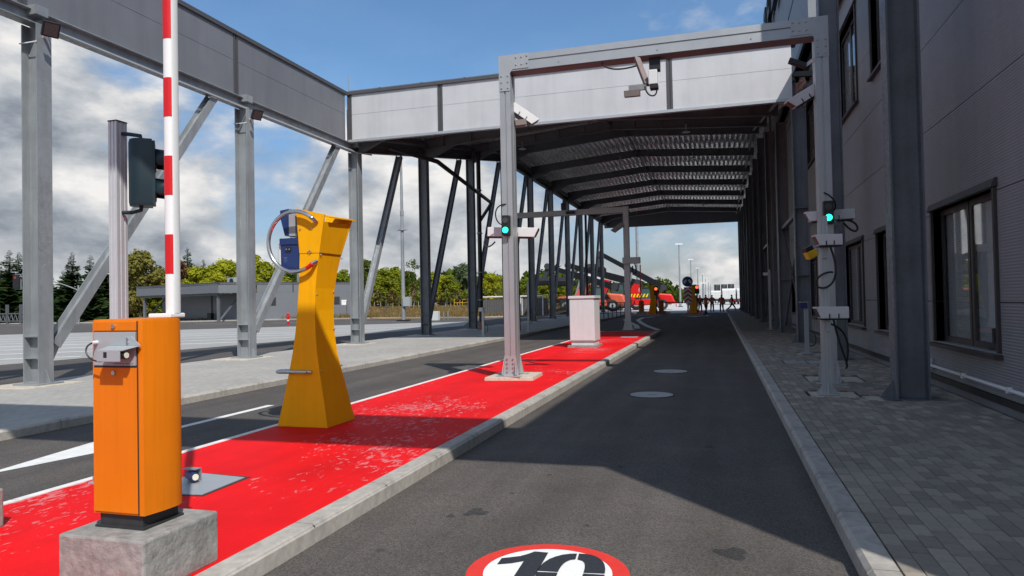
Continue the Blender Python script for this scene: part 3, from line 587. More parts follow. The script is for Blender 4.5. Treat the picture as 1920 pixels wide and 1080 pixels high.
for y in [10.4+6*i for i in range(13)]:
    top = 8.72 if y < 21.4 else ze(y-.4)
    m = GALVD
    c = part(bld, 'column', B().box(2.2, y-.17, .125, 2.225, y+.17, top).box(2.575, y-.17, .125, 2.6, y+.17, top).box(2.225, y-.01, .125, 2.575, y+.01, top), m)
    part(c, 'base_plate', B().box(2.05, y-.25, .1205, 2.75, y+.25, .1245).hull([(2.03, y-.012, .125), (2.2, y-.012, .125), (2.2, y-.012, .36)], [(2.03, y+.012, .125), (2.2, y+.012, .125), (2.2, y+.012, .36)]), m, base=bld.location)
    if y > 21: part(c, 'stiffener', B().box(2.226, y-.165, 4.1, 2.574, y-.012, 4.12).box(2.226, y-.165, 2.1, 2.574, y-.012, 2.12), m, base=bld.location)
for y in (22.4, 34.4):
    part(bld, 'wall_brace', B().cyl((2.4, y, .4), (2.4, y+6, 4.0), .03, n=6).cyl((2.4, y, 4.0), (2.4, y+6, .4), .03, n=6), DARKST)
    part(bld, 'wall_strut', B().box(2.34, y+.02, 4.02, 2.46, y+5.98, 4.14), GALVD)
for i, y in enumerate((30.6, 40.1, 46, 52.3, 60)): part(bld, 'wall_post', B().box(2.15, y-.04, .12, 2.23, y+.04, 9.3), DARKST)
# tall block behind the canopy with rooftop letters
part(bld, 'upper_wall', B().box(2.68, 21.8, 9.06, 14, 42, 16.5), mat_ribbed('upper_cladding', (.22, .23, .25), 'Z', .05, .5, .1, .3))
part(bld, 'upper_wall', B().box(WX-.02, 42.12, 8.76, 14, 82, 12.2), ANTH); part(bld, 'upper_wall', B().box(WX-.02, 21.6, 8.76, WX+.4, 42.1, 9.055), ANTH)
for z in (11.6, 14.2): part(bld, 'panel_joint', B().box(2.66, 21.8, z, 2.69, 42, z+.03), TRIM)
part(bld, 'upper_trim', B().box(2.6, 21.6, 9.06, 2.9, 42.05, 9.3), TRIM)
part(bld, 'corner_trim', B().box(2.64, 41.9, 9.31, 2.78, 42.1, 16.6), TRIM).location
for k, (y, h, w) in enumerate(((27.6, 1.6, 1.0), (30.2, 1.7, 1.2), (32.8, 1.6, 1.1), (35.2, 1.7, 1.1), (37.6, 1.5, 1.0))):
    z = 13.6; L_ = part(bld, 'sign_letter', [B().box(2.42, y, z, 2.6, y+.3, z+h).box(2.42, y+.31, z+h-.3, 2.6, y+w, z+h), B().box(2.42, y, z, 2.6, y+w, z+.3).box(2.42, y, z+.31, 2.6, y+.3, z+h), B().box(2.42, y+w-.3, z, 2.6, y+w, z+h).box(2.42, y, z+.5, 2.6, y+w-.31, z+.8)][k % 3], BLACK)
# plug box and conduit along the wall foot
part(bld, 'conduit', B().cyl((WX-.03, 6, .42), (WX-.03, 11.9, .42), .022, n=8), WPLAST)
for y in (7.4, 8.9, 10.4): part(bld, 'clip', B().box(WX-.06, y-.015, .385, WX, y+.015, .455), WPLAST)
bx_ = part(bld, 'socket_box', B().box(WX-.1, 11.85, .36, WX-.0, 12.0, .53), WPLAST, bev=.01); part(bx_, 'socket_cap', B().cyl((WX-.105, 11.925, .45), (WX-.14, 11.925, .45), .03), WPLAST, base=bld.location)
an = solo('table_antenna', B().cyl((WX+.12, 9.75, .81), (WX+.12, 9.75, .83), .07, .05).cyl((WX+.12, 9.75, .83), (WX+.12, 9.75, 1.06), .02, .022), BLACK, 'small black antenna standing on the window sill nearest the speed marking', 'antenna', None, (WX+.12, 9.75, .8))

# ------------------------------------------------------------------ floodlights on the left columns
for k, (y, z) in enumerate(((10, 6.62), (16, 6.55))):
    px = Vector((CX+.19, y, z)); T = thing('floodlight', ['square LED floodlight on the column standing on the cracked pad beside the walkway', 'square LED floodlight on the column behind the yellow terminal'][k], 'floodlight', px)
    d = Vector((.75, -.35, -.55)).normalized(); c = px+Vector((.3, -.12, .08)); r = d.cross(Vector((0, 0, 1))).normalized(); u = r.cross(d).normalized()
    def pl(s, t0, t1): return [c+r*(-s)+u*(-s)+d*t0, c+r*s+u*(-s)+d*t0, c+r*s+u*s+d*t0, c+r*(-s)+u*s+d*t0], [c+r*(-s)+u*(-s)+d*t1, c+r*s+u*(-s)+d*t1, c+r*s+u*s+d*t1, c+r*(-s)+u*s+d*t1]
    b = B(); b.hull(*pl(.14, -.03, .05)); part(T, 'housing', b, BLACK, bev=.008)
    b = B(); b.hull(*pl(.11, .05, .056)); part(T, 'led_panel', b, mat('led_grid', (.10, .075, .075), .4, var=.5, scale=40))
    part(T, 'bracket', B().beam(px, c-d*.05, .06, .03).box(CX-.22, y-.17, z-.13, CX+.2, y-.155, z-.11), WPLAST)
    part(T, 'cable', B().tube(bez(c-d*.03, c-d*.2+Vector((0, 0, .15)), px+Vector((-.1, 0, .25)), px+Vector((-.02, .02, .35))), .01, 6), BLACK)

# ------------------------------------------------------------------ orange barrier on its concrete block
solo('concrete_block', B().box(-3.2, 2.72, .11, -2.67, 3.24, .385), ROUGHC, 'rough grey concrete block carrying the orange barrier housing', 'concrete block', None, (-2.94, 2.98, .11), bev=.012)
bar = thing('barrier', 'orange boom barrier housing with raised red and white striped arm', 'barrier', (-2.96, 2.98, .386))
def housing_loop(x0, x1, y0, y1, z, r=.11, n=7):
    pts = [(x0, y0, z), (x1, y0, z)]
    # right side bows out and rounds into the back
    for i in range(1, 5): t = i/5; pts.append((x1+.022*math.sin(math.pi*t*.55), y0+(y1-r-y0)*t, z))
    for i in range(n+1): a = math.pi/2*i/n; pts.append((x1+.022-r+r*math.cos(a), y1-r+r*math.sin(a), z))
    for i in range(n+1): a = math.pi/2+math.pi/2*i/n; pts.append((x0+.05+.05*math.cos(a), y1-.05+.05*math.sin(a), z))
    return pts
b = B(); b.loft([housing_loop(-3.11, -2.79, 2.85, 3.15, z) for z in (.46, 1.435)] + [housing_loop(-3.105, -2.795, 2.855, 3.145, 1.45)]); b.sm = True
hs = part(bar, 'housing', b, ORANGE)
part(bar, 'plinth', B().box(-3.09, 2.87, .387, -2.82, 3.11, .459).box(-3.11, 2.855, .387, -2.80, 3.13, .397), PLINTH)
part(hs, 'door', B().box(-3.098, 2.843, .47, -2.825, 2.8495, 1.205), ORANGE, base=bar.location, bev=.002)
part(hs, 'front_seam', B().box(-2.8225, 2.8435, .462, -2.8200, 2.8498, 1.44), PLINTH, base=bar.location)
part(hs, 'top_band', B().box(-3.098, 2.842, 1.392, -2.825, 2.8495, 1.438), ORANGE, base=bar.location, bev=.002)
pt = part(hs, 'service_plate', B().box(-3.092, 2.838, 1.215, -2.828, 2.8495, 1.385), PLATE, base=bar.location, bev=.002)
part(hs, 'door_gap', B().box(-3.095, 2.842, 1.2055, -2.826, 2.8497, 1.2145), PLINTH, base=bar.location)
for z in (1.415, 1.178): part(hs, 'lock', B().cyl((-2.965, 2.846, z), (-2.965, 2.833, z), .0125, .011, 14), CHROME, base=bar.location)
# sensor under a folded sheet hood
sn = part(bar, 'sensor_hood', B().hull([(-2.985, 2.832, 1.318), (-2.79, 2.832, 1.318), (-2.845, 2.832, 1.362), (-2.885, 2.832, 1.362), ], [(-2.985, 2.8375, 1.318), (-2.79, 2.8375, 1.318), (-2.845, 2.8375, 1.362), (-2.885, 2.8375, 1.362)])
          .hull([(-2.985, 2.836, 1.315), (-2.79, 2.836, 1.315), (-2.83, 2.76, 1.296), (-2.985, 2.76, 1.296)], [(-2.985, 2.836, 1.318), (-2.79, 2.836, 1.318), (-2.83, 2.76, 1.2985), (-2.985, 2.76, 1.2985)])
          .box(-2.985, 2.757, 1.243, -2.84, 2.76, 1.2985), PLATE)
for z in (1.352, 1.332): part(sn, 'screw', B().cyl((-2.866, 2.833, z), (-2.866, 2.825, z), .006), CHROME, base=bar.location)
part(sn, 'cut_out', B().box(-2.942, 2.7555, 1.262, -2.922, 2.7568, 1.29), BLACK, base=bar.location)
part(sn, 'eye', B().cyl((-2.95, 2.785, 1.272), (-2.828, 2.785, 1.272), .0185, n=16), BLACK, base=bar.location)
part(sn, 'lens', B().cyl((-2.828, 2.785, 1.272), (-2.8255, 2.785, 1.272), .0145, n=16), LENSW, base=bar.location)
part(bar, 'cable_gland', B().cyl((-3.07, 2.838, 1.333), (-3.07, 2.81, 1.333), .011, .009, 10), WPLAST)
part(bar, 'cable', B().tube(bez((-3.07, 2.812, 1.333), (-3.115, 2.77, 1.31), (-3.07, 2.79, 1.22), (-2.96, 2.782, 1.246), 16), .0042, 6), BLACK)
part(bar, 'arm_bracket', B().box(-2.93, 3.03, 1.451, -2.785, 3.14, 1.475), WPAINT, bev=.006)
# arm: oval profile, red decals on one flat side
ax, ay = -2.815, 3.085; b = B(); loops = []
def armloop(z, w=.031, d=.036, g=0.):
    return [(ax+(w+g)*math.copysign(abs(math.cos(t))**.7, math.cos(t)), ay+(d+g)*math.copysign(abs(math.sin(t))**.7, math.sin(t)), z) for t in [2*math.pi*i/20 for i in range(20)]]
b.loft([armloop(1.475), armloop(4.6)]); b.sm = True
arm = part(bar, 'arm', b, WPAINT)
for k in range(9):
    z0 = 1.685+k*.422
    if z0 > 4.4: break
    b = B(); lo, hi = armloop(z0, g=.0012), armloop(z0+.211, g=.0012); n = len(lo)
    for i in range(11, 18): b.poly([lo[i], lo[(i+1) % n], hi[(i+1) % n], hi[i]])
    b.sm = True; part(arm, 'red_stripe', b, REDP, base=bar.location)
cu = bpy.data.curves.new('lettering', 'FONT'); cu.body = 'www.automatic-systems.com'; cu.size = .0105
to = bpy.data.objects.new('tmp_text', cu); COL.objects.link(to); dg = bpy.context.evaluated_depsgraph_get(); me = bpy.data.meshes.new_from_object(to.evaluated_get(dg)); bpy.data.objects.remove(to)
lt = bpy.data.objects.new('lettering', me); link(lt, hs); me.materials.clear(); me.materials.append(BLACK); lt.rotation_euler = (math.pi/2, 0, 0); lt.location = Vector((-2.962, 2.8372, 1.223))-bar.location
# second block just in view on the left
solo('concrete_block', B().box(-4.85, 3.05, .11, -4.47, 3.42, .36), ROUGHC, 'rough grey concrete block on the red surface across from the barrier block', 'concrete block', None, (-4.5, 3.2, .11), bev=.012)

# ------------------------------------------------------------------ traffic signal on an aluminium post
def alu_post(b, cx, cy, z0, z1, w, d, g=.018):
    """extruded profile with two grooves on each face"""
    def side(n, L_): return None
    q = w/2; e = d/2
    pts = []
    def edge(p0, p1, nrm):
        p0, p1, nrm = Vector(p0), Vector(p1), Vector(nrm); L_ = (p1-p0).length; t = (p1-p0)/L_
        out = [p0]
        for c in ((.5,) if L_ > .15 else (.3, .7)):
            gw = L_*(.07 if L_ > .15 else .08)
            out += [p0+t*(L_*c-gw), p0+t*(L_*c-gw)-nrm*g, p0+t*(L_*c+gw)-nrm*g, p0+t*(L_*c+gw)]
        return out
    pts += edge((cx-q, cy-e, 0), (cx+q, cy-e, 0), (0, -1, 0)); pts += edge((cx+q, cy-e, 0), (cx+q, cy+e, 0), (1, 0, 0))
    pts += edge((cx+q, cy+e, 0), (cx-q, cy+e, 0), (0, 1, 0)); pts += edge((cx-q, cy+e, 0), (cx-q, cy-e, 0), (-1, 0, 0))
    return b.hull([(p.x, p.y, z0) for p in pts], [(p.x, p.y, z1) for p in pts])
sp_ = (-4.69, 4.55)
ts = thing('signal_post', 'silver aluminium profile post with bolted foot carrying the dark traffic signal', 'post', (*sp_, .115))
part(ts, 'post', alu_post(B(), *sp_, .13, 3.03, .085, .105, .006), mat('bright_aluminium', (.62, .63, .65), .4, .4, var=.04))
part(ts, 'cap', B().box(sp_[0]-.045, sp_[1]-.055, 3.03, sp_[0]+.045, sp_[1]+.055, 3.04), BLACK)
part(ts, 'foot', B().box(sp_[0]-.17, sp_[1]-.15, .115, sp_[0]+.17, sp_[1]+.15, .13), ALUP)
part(ts, 'foot_bolt', B().cyl((sp_[0]-.14, sp_[1]-.12, .13), (sp_[0]-.14, sp_[1]-.12, .17), .012).cyl((sp_[0]+.14, sp_[1]-.12, .13), (sp_[0]+.14, sp_[1]-.12, .17), .012), BOLT)
tl = thing('traffic_signal', 'dark teal two lamp traffic signal seen from the side, hooded visors pointing away', 'traffic signal', (-4.45, 4.56, 2.3))
fd = Vector((.74, .67, 0)).normalized(); fr_ = Vector((fd.y, -fd.x, 0)); c0 = Vector((-4.45, 4.56, 0))
def bodyloop(z, k=1.):
    pts = []
    for i in range(13): a = math.pi/2+math.pi*i/12; pts.append(c0+fd*(.10*math.cos(a)*k)+fr_*(.105*math.sin(a)*k))
    pts += [c0+fd*.075*k-fr_*.105*k, c0+fd*.075*k+fr_*.105*k]
    return [(p.x, p.y, z) for p in pts]
b = B(); b.loft([bodyloop(2.33, .94), bodyloop(2.36), bodyloop(2.84), bodyloop(2.865, .94)]); b.sm = True; part(tl, 'body', b, TLBODY)
part(tl, 'front_rim', B().beam(c0+fd*.083+Vector((0, 0, 2.345)), c0+fd*.083+Vector((0, 0, 2.85)), .215, .02, fd), TLBODY)
for z in (2.70, 2.46):
    v = part(tl, 'visor', (lambda q: (setattr(q, 'sm', True), q)[1])(B().add(*(lambda A, Bq: (A+Bq, [(i, i+1, len(A)+i+1, len(A)+i) for i in range(len(A)-1)]))(
        [c0+fd*.093+fr_*(.1*math.cos(a))+Vector((0, 0, z+.1*math.sin(a))) for a in [R(-25)+R(230)*i/18 for i in range(19)]],
        [c0+fd*(.093+.17*(.55+.45*max(0, math.sin(a))))+fr_*(.095*math.cos(a))+Vector((0, 0, z+.095*math.sin(a)-.012)) for a in [R(-25)+R(230)*i/18 for i in range(19)]]))), TLBODY)
    md = v.modifiers.new('thickness', 'SOLIDIFY'); md.thickness = .004
    part(tl, 'lens', B().cyl(c0+fd*.09+Vector((0, 0, z)), c0+fd*.1+Vector((0, 0, z)), .09, n=18), DIML)
part(tl, 'hanger', B().tube([(sp_[0]+.05, sp_[1], 2.935), (-4.57, 4.555, 2.925), (-4.47, 4.56, 2.905), (-4.46, 4.56, 2.86)], .016, 8), TLBODY)
part(tl, 'hanger', B().tube([(sp_[0]+.05, sp_[1], 2.29), (-4.55, 4.555, 2.285), (-4.47, 4.56, 2.30), (-4.46, 4.56, 2.345)], .016, 8), TLBODY)
fs = thing('floor_sensor', 'small blue ringed round sensor on a bent bracket beside the steel hatch', 'sensor', (-4.05, 4.62, .118))
part(fs, 'bracket', B().box(-4.13, 4.66, .119, -4.0, 4.665, .225).box(-4.13, 4.6, .2195, -4.0, 4.659, .225), GALV)
part(fs, 'body', B().cyl((-4.1, 4.64, .17), (-3.985, 4.58, .17), .034, n=16), BLUE); part(fs, 'lens', B().cyl((-3.985, 4.58, .17), (-3.98, 4.5775, .17), .025, n=16), LENSW)

# ------------------------------------------------------------------ yellow driver terminal
kt = thing('driver_terminal', 'tall waisted yellow driver terminal with blue boxes and a steel hoop on the red island', 'terminal', (-4.6, 7.28, .115))
LV = [(.118, -4.92, -4.27, 6.98, 7.60), (.40, -4.845, -4.31, 6.985, 7.535), (.70, -4.775, -4.36, 6.99, 7.475), (.95, -4.72, -4.40, 6.995, 7.43), (1.2, -4.68, -4.42, 7., 7.41), (1.45, -4.65, -4.422, 7., 7.405), (1.7, -4.63, -4.41, 7., 7.415), (1.9, -4.617, -4.385, 7., 7.44), (2.1, -4.61, -4.355, 7., 7.48)]
b = B(); b.loft([[(x0, y0, z), (x1, y0, z), (x1, y1, z), (x0, y1, z)] for z, x0, x1, y0, y1 in LV]); body = part(kt, 'body', b, YELLOW)
b = B()
lo = [(-4.61, 7., 2.102), (-4.352, 7., 2.102), (-4.352, 7.48, 2.102), (-4.61, 7.48, 2.102)]
# head: front plate, side plate leaning out, open slot on top
b.hull([(-4.611, 6.995, 2.102), (-4.352, 6.995, 2.102), (-4.277, 6.995, 2.535), (-4.648, 6.995, 2.625)], [(-4.611, 7.015, 2.102), (-4.352, 7.015, 2.102), (-4.277, 7.015, 2.535), (-4.648, 7.015, 2.625)])
part(kt, 'front_plate', b, YELLOW)
part(kt, 'side_plate', B().hull([(-4.352, 7.016, 2.106), (-4.352, 7.49, 2.106), (-4.295, 7.60, 2.475), (-4.295, 7.016, 2.455)], [(-4.372, 7.016, 2.106), (-4.372, 7.48, 2.106), (-4.315, 7.58, 2.475), (-4.315, 7.016, 2.455)]), YELLOW)
part(kt, 'back_plate', B().hull([(-4.61, 7.46, 2.102), (-4.352, 7.465, 2.102), (-4.28, 7.62, 2.545), (-4.645, 7.62, 2.60)], [(-4.61, 7.48, 2.102), (-4.352, 7.485, 2.102), (-4.28, 7.64, 2.545), (-4.645, 7.64, 2.60)]), YELLOW)
part(kt, 'hood', B().hull([(-4.50, 7.06, 2.565), (-4.50, 7.64, 2.575), (-4.50, 7.64, 2.59), (-4.50, 7.06, 2.58)], [(-4.25, 7.06, 2.50), (-4.25, 7.66, 2.525), (-4.25, 7.66, 2.54), (-4.25, 7.06, 2.515)]).box(-4.64, 7.02, 2.2, -4.6, 7.45, 2.6), YELLOW)
part(kt, 'seam', B().box(-4.3545, 7.0, 2.0995, -4.345, 7.482, 2.1045), mat('yellow_shadow_gap', (.25, .12, .003), .6))
for (x, y, z) in [(-4.357, 7.0, 2.08), (-4.42, 7.0, 1.63), (-4.43, 7.0, 1.2), (-4.37, 7.0, .75), (-4.318, 7.0, .35), (-4.345, 7.46, 2.06), (-4.415, 7.385, 1.66), (-4.415, 7.39, 1.22), (-4.36, 7.45, .78), (-4.315, 7.52, .4)]:
    part(kt, 'screw', B().ball((x+.006, y+.03 if y < 7.1 else y, z), .012, .012, .012, 8, 4), BOLT)
for (x, z) in [(-4.595, 2.38), (-4.44, 2.38), (-4.475, 2.13), (-4.495, 2.115), (-4.455, 2.115), (-4.475, 2.10)]: part(kt, 'bolt', B().cyl((x, 6.996, z), (x, 6.986, z), .011 if z > 2.2 else .008, n=8), BOLT)
# hoop and foot rail
hc = (-4.63, 6.93, 2.235); pts = arc(hc, .345, R(42), R(318), 40, (1, 0, 0), (0, 0, 1))
pts = [Vector((-4.375, 6.99, 2.45))] + pts[1:-1] + [Vector((-4.385, 6.99, 2.005))]
hp = part(kt, 'hoop', B().tube(pts, .024, 10), CHROME)
part(hp, 'red_tape', B().tube([p+Vector((.0, 0, 0)) for p in arc(hc, .331, R(132), R(160), 8, (1, 0, 0), (0, 0, 1))], .013, 6).tube(arc(hc, .345, R(296), R(311), 6, (1, 0, 0), (0, 0, 1)), .0255, 8), REDP, base=kt.location)
part(kt, 'foot_rail', B().tube([(-4.46, 6.975, .745), (-4.84, 6.955, .745)]+arc((-4.86, 7.03, .745), .075, R(-90), R(-270), 10, (1, 0, 0), (0, 1, 0))+[(-4.74, 7.105, .745)], .02, 10), CHROME)
for x in (-4.51, -4.60): part(kt, 'rail_bolt', B().cyl((x, 6.955, .745), (x, 6.95, .745), .008), BLACK)
lb = part(kt, 'intercom_box', B().hull([(-4.88, 7.03, 1.93), (-4.625, 7.03, 1.93), (-4.625, 7.42, 1.93), (-4.88, 7.42, 1.93)], [(-4.885, 7.03, 2.275), (-4.625, 7.03, 2.275), (-4.625, 7.42, 2.275), (-4.885, 7.42, 2.275)]), BLUE, bev=.006)
part(lb, 'lid_edge', B().box(-4.89, 7.018, 2.215, -4.626, 7.0295, 2.285), BLUE, base=kt.location); part(lb, 'lid_rim', B().box(-4.9, 7.04, 2.2755, -4.626, 7.43, 2.29), BLUE, base=kt.location)
part(lb, 'latch', B().box(-4.815, 7.02, 2.13, -4.745, 7.0295, 2.185), BLACK, base=kt.location); part(lb, 'latch_rivet', B().cyl((-4.80, 7.018, 2.16), (-4.80, 7.0195, 2.16), .008).cyl((-4.76, 7.018, 2.16), (-4.76, 7.0195, 2.16), .008), CHROME, base=kt.location)
part(kt, 'white_shell', B().box(-4.94, 7.05, 1.95, -4.889, 7.4, 2.26), WPLAST, bev=.03); part(kt, 'box_shelf', B().box(-4.87, 7.04, 1.90, -4.60, 7.4, 1.929), PLATE)
ub = part(kt, 'display_box', B().hull([(-4.905, 7.06, 2.62), (-4.79, 7.06, 2.635), (-4.79, 7.06, 2.32), (-4.845, 7.06, 2.32), (-4.905, 7.06, 2.54)], [(-4.905, 7.42, 2.62), (-4.79, 7.42, 2.635), (-4.79, 7.42, 2.32), (-4.845, 7.42, 2.32), (-4.905, 7.42, 2.54)]), BLUE)
part(ub, 'grey_side', B().hull([(-4.789, 7.06, 2.63), (-4.66, 7.06, 2.60), (-4.66, 7.06, 2.31), (-4.789, 7.06, 2.32)], [(-4.789, 7.4, 2.63), (-4.66, 7.4, 2.60), (-4.66, 7.4, 2.31), (-4.789, 7.4, 2.32)]), PLATE, base=kt.location)
part(kt, 'mount', B().box(-4.70, 7.055, 2.30, -4.60, 7.2, 2.55).box(-4.68, 7.05, 2.4, -4.62, 7.056, 2.5), DARKST)

# ------------------------------------------------------------------ scanning portal over the right lane
PY = 12.1
po = thing('scanning_portal', 'silver aluminium portal frame with bolted corner plates spanning the right lane', 'portal frame', (-3.6, PY, .17))
for k, (cx, zb) in enumerate(((-3.60, .19), (1.65, .13))):
    p = part(po, 'post', alu_post(B(), cx, PY, zb, 5.91, .20, .30, .02), ALU)
    for s in (-1, 1):
        y = PY+s*.156
        part(p, 'foot_plate', B().hull([(cx-.155, y-.006, zb), (cx+.155, y-.006, zb), (cx+.105, y-.006, zb+.34), (cx-.105, y-.006, zb+.34)], [(cx-.155, y+.006, zb), (cx+.155, y+.006, zb), (cx+.105, y+.006, zb+.34), (cx-.105, y+.006, zb+.34)]), ALUP, base=po.location)
        for e0, e1 in ((-.13, -.12), (.12, .13)): part(p, 'foot_gusset', B().hull([(cx+e0, y+s*.007, zb+.01), (cx+e0, y+s*.12, zb+.01), (cx+e0*.85, y+s*.007, zb+.3)], [(cx+e1, y+s*.007, zb+.01), (cx+e1, y+s*.12, zb+.01), (cx+e1*.85, y+s*.007, zb+.3)]), ALUP, base=po.location)
        part(p, 'foot_base', B().box(cx-.22, y+(.001 if s > 0 else -.16), zb-.018, cx+.22, y+(.16 if s > 0 else -.001), zb), ALUP, base=po.location)
    for i in range(4):
        for dx in (-.055, .055): part(p, 'foot_bolt', B().cyl((cx+dx, PY-.162, zb+.06+i*.075), (cx+dx, PY-.178, zb+.06+i*.075), .016, n=8), BOLT, base=po.location)
    s = 1 if k == 0 else -1
    xo, xi = cx-s*.105, cx+s*.45
    y = PY-.156
    q = [(xo, 5.925), (xi, 5.925), (xi, 5.66), (cx+s*.16, 5.66), (cx+s*.105, 5.60), (cx+s*.105, 5.28), (xo, 5.28)]
    if s < 0: q = q[::-1]
    part(p, 'corner_plate', B().hull([(x, y+.005, z) for x, z in q], [(x, y-.005, z) for x, z in q]), ALUP, base=po.location)
    for (dx, z) in [(.22, 5.86), (.32, 5.86), (.42, 5.87), (.22, 5.73), (.32, 5.73), (.42, 5.74), (-.06, 5.55), (.06, 5.55), (-.06, 5.44), (.06, 5.44), (-.06, 5.33), (.06, 5.33)]:
        part(p, 'corner_bolt', B().ball((cx+s*dx, y-.006, z), .017, .012, .017, 8, 4), BOLT, base=po.location)
# beam: channel with grooves on its face
b = B().box(-3.50, PY-.15, 5.81, 1.55, PY+.15, 5.92).box(-3.50, PY-.13, 5.785, 1.55, PY+.13, 5.809).box(-3.50, PY-.15, 5.63, 1.55, PY+.15, 5.784)
part(po, 'beam', b, ALU); part(po, 'beam_underside', B().box(-3.49, PY-.12, 5.615, 1.54, PY+.12, 5.629), mat('underside_red_bounce', (.22, .18, .175), .6))  # underside colour holds a faint red bounce from the island
for x in (-2.6, -.9, .6): part(po, 'beam_screw', B().cyl((x, PY-.151, 5.7), (x, PY-.158, 5.7), .012), BOLT)
part(po, 'post_cable', B().tube(bez((-3.62, PY-.15, 3.25), (-3.9, PY-.25, 3.25), (-3.85, PY-.1, 2.85), (-3.70, PY-.0, 2.9)), .012, 6), BLACK)
part(po, 'post_cable', B().tube(bez((1.62, PY-.16, 3.12), (1.78, PY-.2, 3.05), (1.85, PY-.1, 2.85), (1.74, PY+.0, 2.82)), .012, 6), BLACK)
solo('foundation_slab', B().hull([(-4.02, 11.72, .1), (-3.15, 11.82, .1), (-3.2, 12.72, .1), (-4.03, 12.7, .1)], [(-4.01, 11.73, .172), (-3.16, 11.83, .172), (-3.21, 12.71, .172), (-4.02, 12.69, .172)]), PAD, 'cream concrete slab under the portal foot on the red island', 'slab', None, (-3.6, 12.2, .1), bev=.008)
def camera_box(name, label, c, d, L_, w, h, m=WPLAST, group=None, upv=(0, 0, 1), shelf=True):
    c, d = Vector(c), Vector(d).normalized(); T = thing(name, label, 'camera', c, 0, group); r = d.cross(Vector(upv)).normalized(); u = r.cross(d)
    def lp(t, kw=1, kh0=-.5, kh1=.5): o = c+d*t; return [o-r*w/2*kw+u*h*kh0, o+r*w/2*kw+u*h*kh0, o+r*w/2*kw+u*h*kh1, o-r*w/2*kw+u*h*kh1]
    b = B(); b.hull([c+d*(-L_/2)-r*w/2-u*h/2, c+d*(-L_/2)+r*w/2-u*h/2, c+d*(-L_/2)+r*w/2+u*h/2, c+d*(-L_/2)-r*w/2+u*h/2], [c+d*(L_/2-h*.45)-r*w/2-u*h/2, c+d*(L_/2-h*.45)+r*w/2-u*h/2, c+d*L_/2+r*w/2+u*h/2, c+d*L_/2-r*w/2+u*h/2])
    part(T, 'case', b, m, bev=.008)
    b = B(); b.hull([c+d*(L_/2-h*.40)-r*w*.36-u*h*.38, c+d*(L_/2-h*.40)+r*w*.36-u*h*.38, c+d*(L_/2-h*.06)+r*w*.36+u*h*.36, c+d*(L_/2-h*.06)-r*w*.36+u*h*.36], [c+d*(L_/2-h*.36)-r*w*.36-u*h*.40, c+d*(L_/2-h*.36)+r*w*.36-u*h*.40, c+d*(L_/2-h*.02)+r*w*.36+u*h*.34, c+d*(L_/2-h*.02)-r*w*.36+u*h*.34])
    part(T, 'window', b, DIML)
    if shelf:
        part(T, 'shelf', B().beam(c-u*(h/2+.012)-d*L_*.46, c-u*(h/2+.012)+d*L_*.36, w*.8, .02, u), BLACK)
        for t in (-.18, .1):
            for s in (-1, 1): part(T, 'catch', B().beam(c+d*L_*t+r*s*(w/2+.004)-u*h*.48, c+d*L_*t+r*s*(w/2+.004)-u*h*.1, .02, .012, d), BLACK)
    return T, r, u
T, r, u = camera_box('tilted_camera', 'white camera housing tilted down off the portal post over the island', (-3.36, 12.35, 4.92), (.75, .35, -.55), .55, .2, .16)
part(T, 'mount', B().beam((-3.5, 12.2, 4.75), (-3.32, 12.3, 4.78), .12, .1).beam((-3.4, 12.28, 4.78), (-3.36, 12.33, 4.86), .05, .05), mat('mount_red_bounce', (.2, .16, .15), .6))  # mount colour carries a tint of red light bounced off the island
T, r, u = camera_box('tilted_camera', 'white camera housing tilted down off the portal post by the building', (1.36, 12.2, 4.72), (-.8, -.2, -.5), .5, .2, .17)
part(T, 'mount', B().beam((1.55, 12.2, 4.72), (1.4, 12.2, 4.66), .07, .06), BLACK)
T, r, u = camera_box('side_camera', 'white camera box looking across the island from the portal post', (-3.62, 12.4, 2.78), (1, .12, -.05), .95, .2, .17)
part(T, 'cable', B().tube(bez((-4.0, 12.38, 2.7), (-4.25, 12.2, 2.75), (-4.15, 12.2, 2.35), (-3.97, 12.36, 2.62)), .014, 6), RUBBER)
T, r, u = camera_box('side_camera', 'white camera box looking across the lane from the portal post by the windows', (1.75, 12.4, 2.80), (-1, .0, -.02), .75, .2, .16)
part(T, 'dome', B().ball((1.78, 12.35, 2.66), .11, .11, .07, 12, 6), PLATE); part(T, 'cable', B().tube(bez((1.9, 12.28, 2.7), (2.25, 12.28, 2.75), (2.2, 12.28, 2.3), (1.95, 12.3, 2.66)), .016, 6), RUBBER)
def mini_signal(label, x, y, z):
    T = thing('lane_signal', label, 'traffic signal', (x, y, z-.17)); part(T, 'case', B().box(x-.075, y-.05, z-.18, x+.075, y+.05, z+.18), BLACK, bev=.015)
    part(T, 'dark_lens', B().cyl((x, y-.0505, z+.085), (x, y-.062, z+.085), .052, n=18), DIML); part(T, 'green_lens', B().cyl((x, y-.0505, z-.085), (x, y-.062, z-.085), .052, n=18), GREENL)
mini_signal('small black signal with lit green lamp on the portal post over the red island', -3.61, PY-.205, 2.86)
mini_signal('small black signal with lit green lamp on the portal post by the building', 1.67, PY-.205, 2.80)
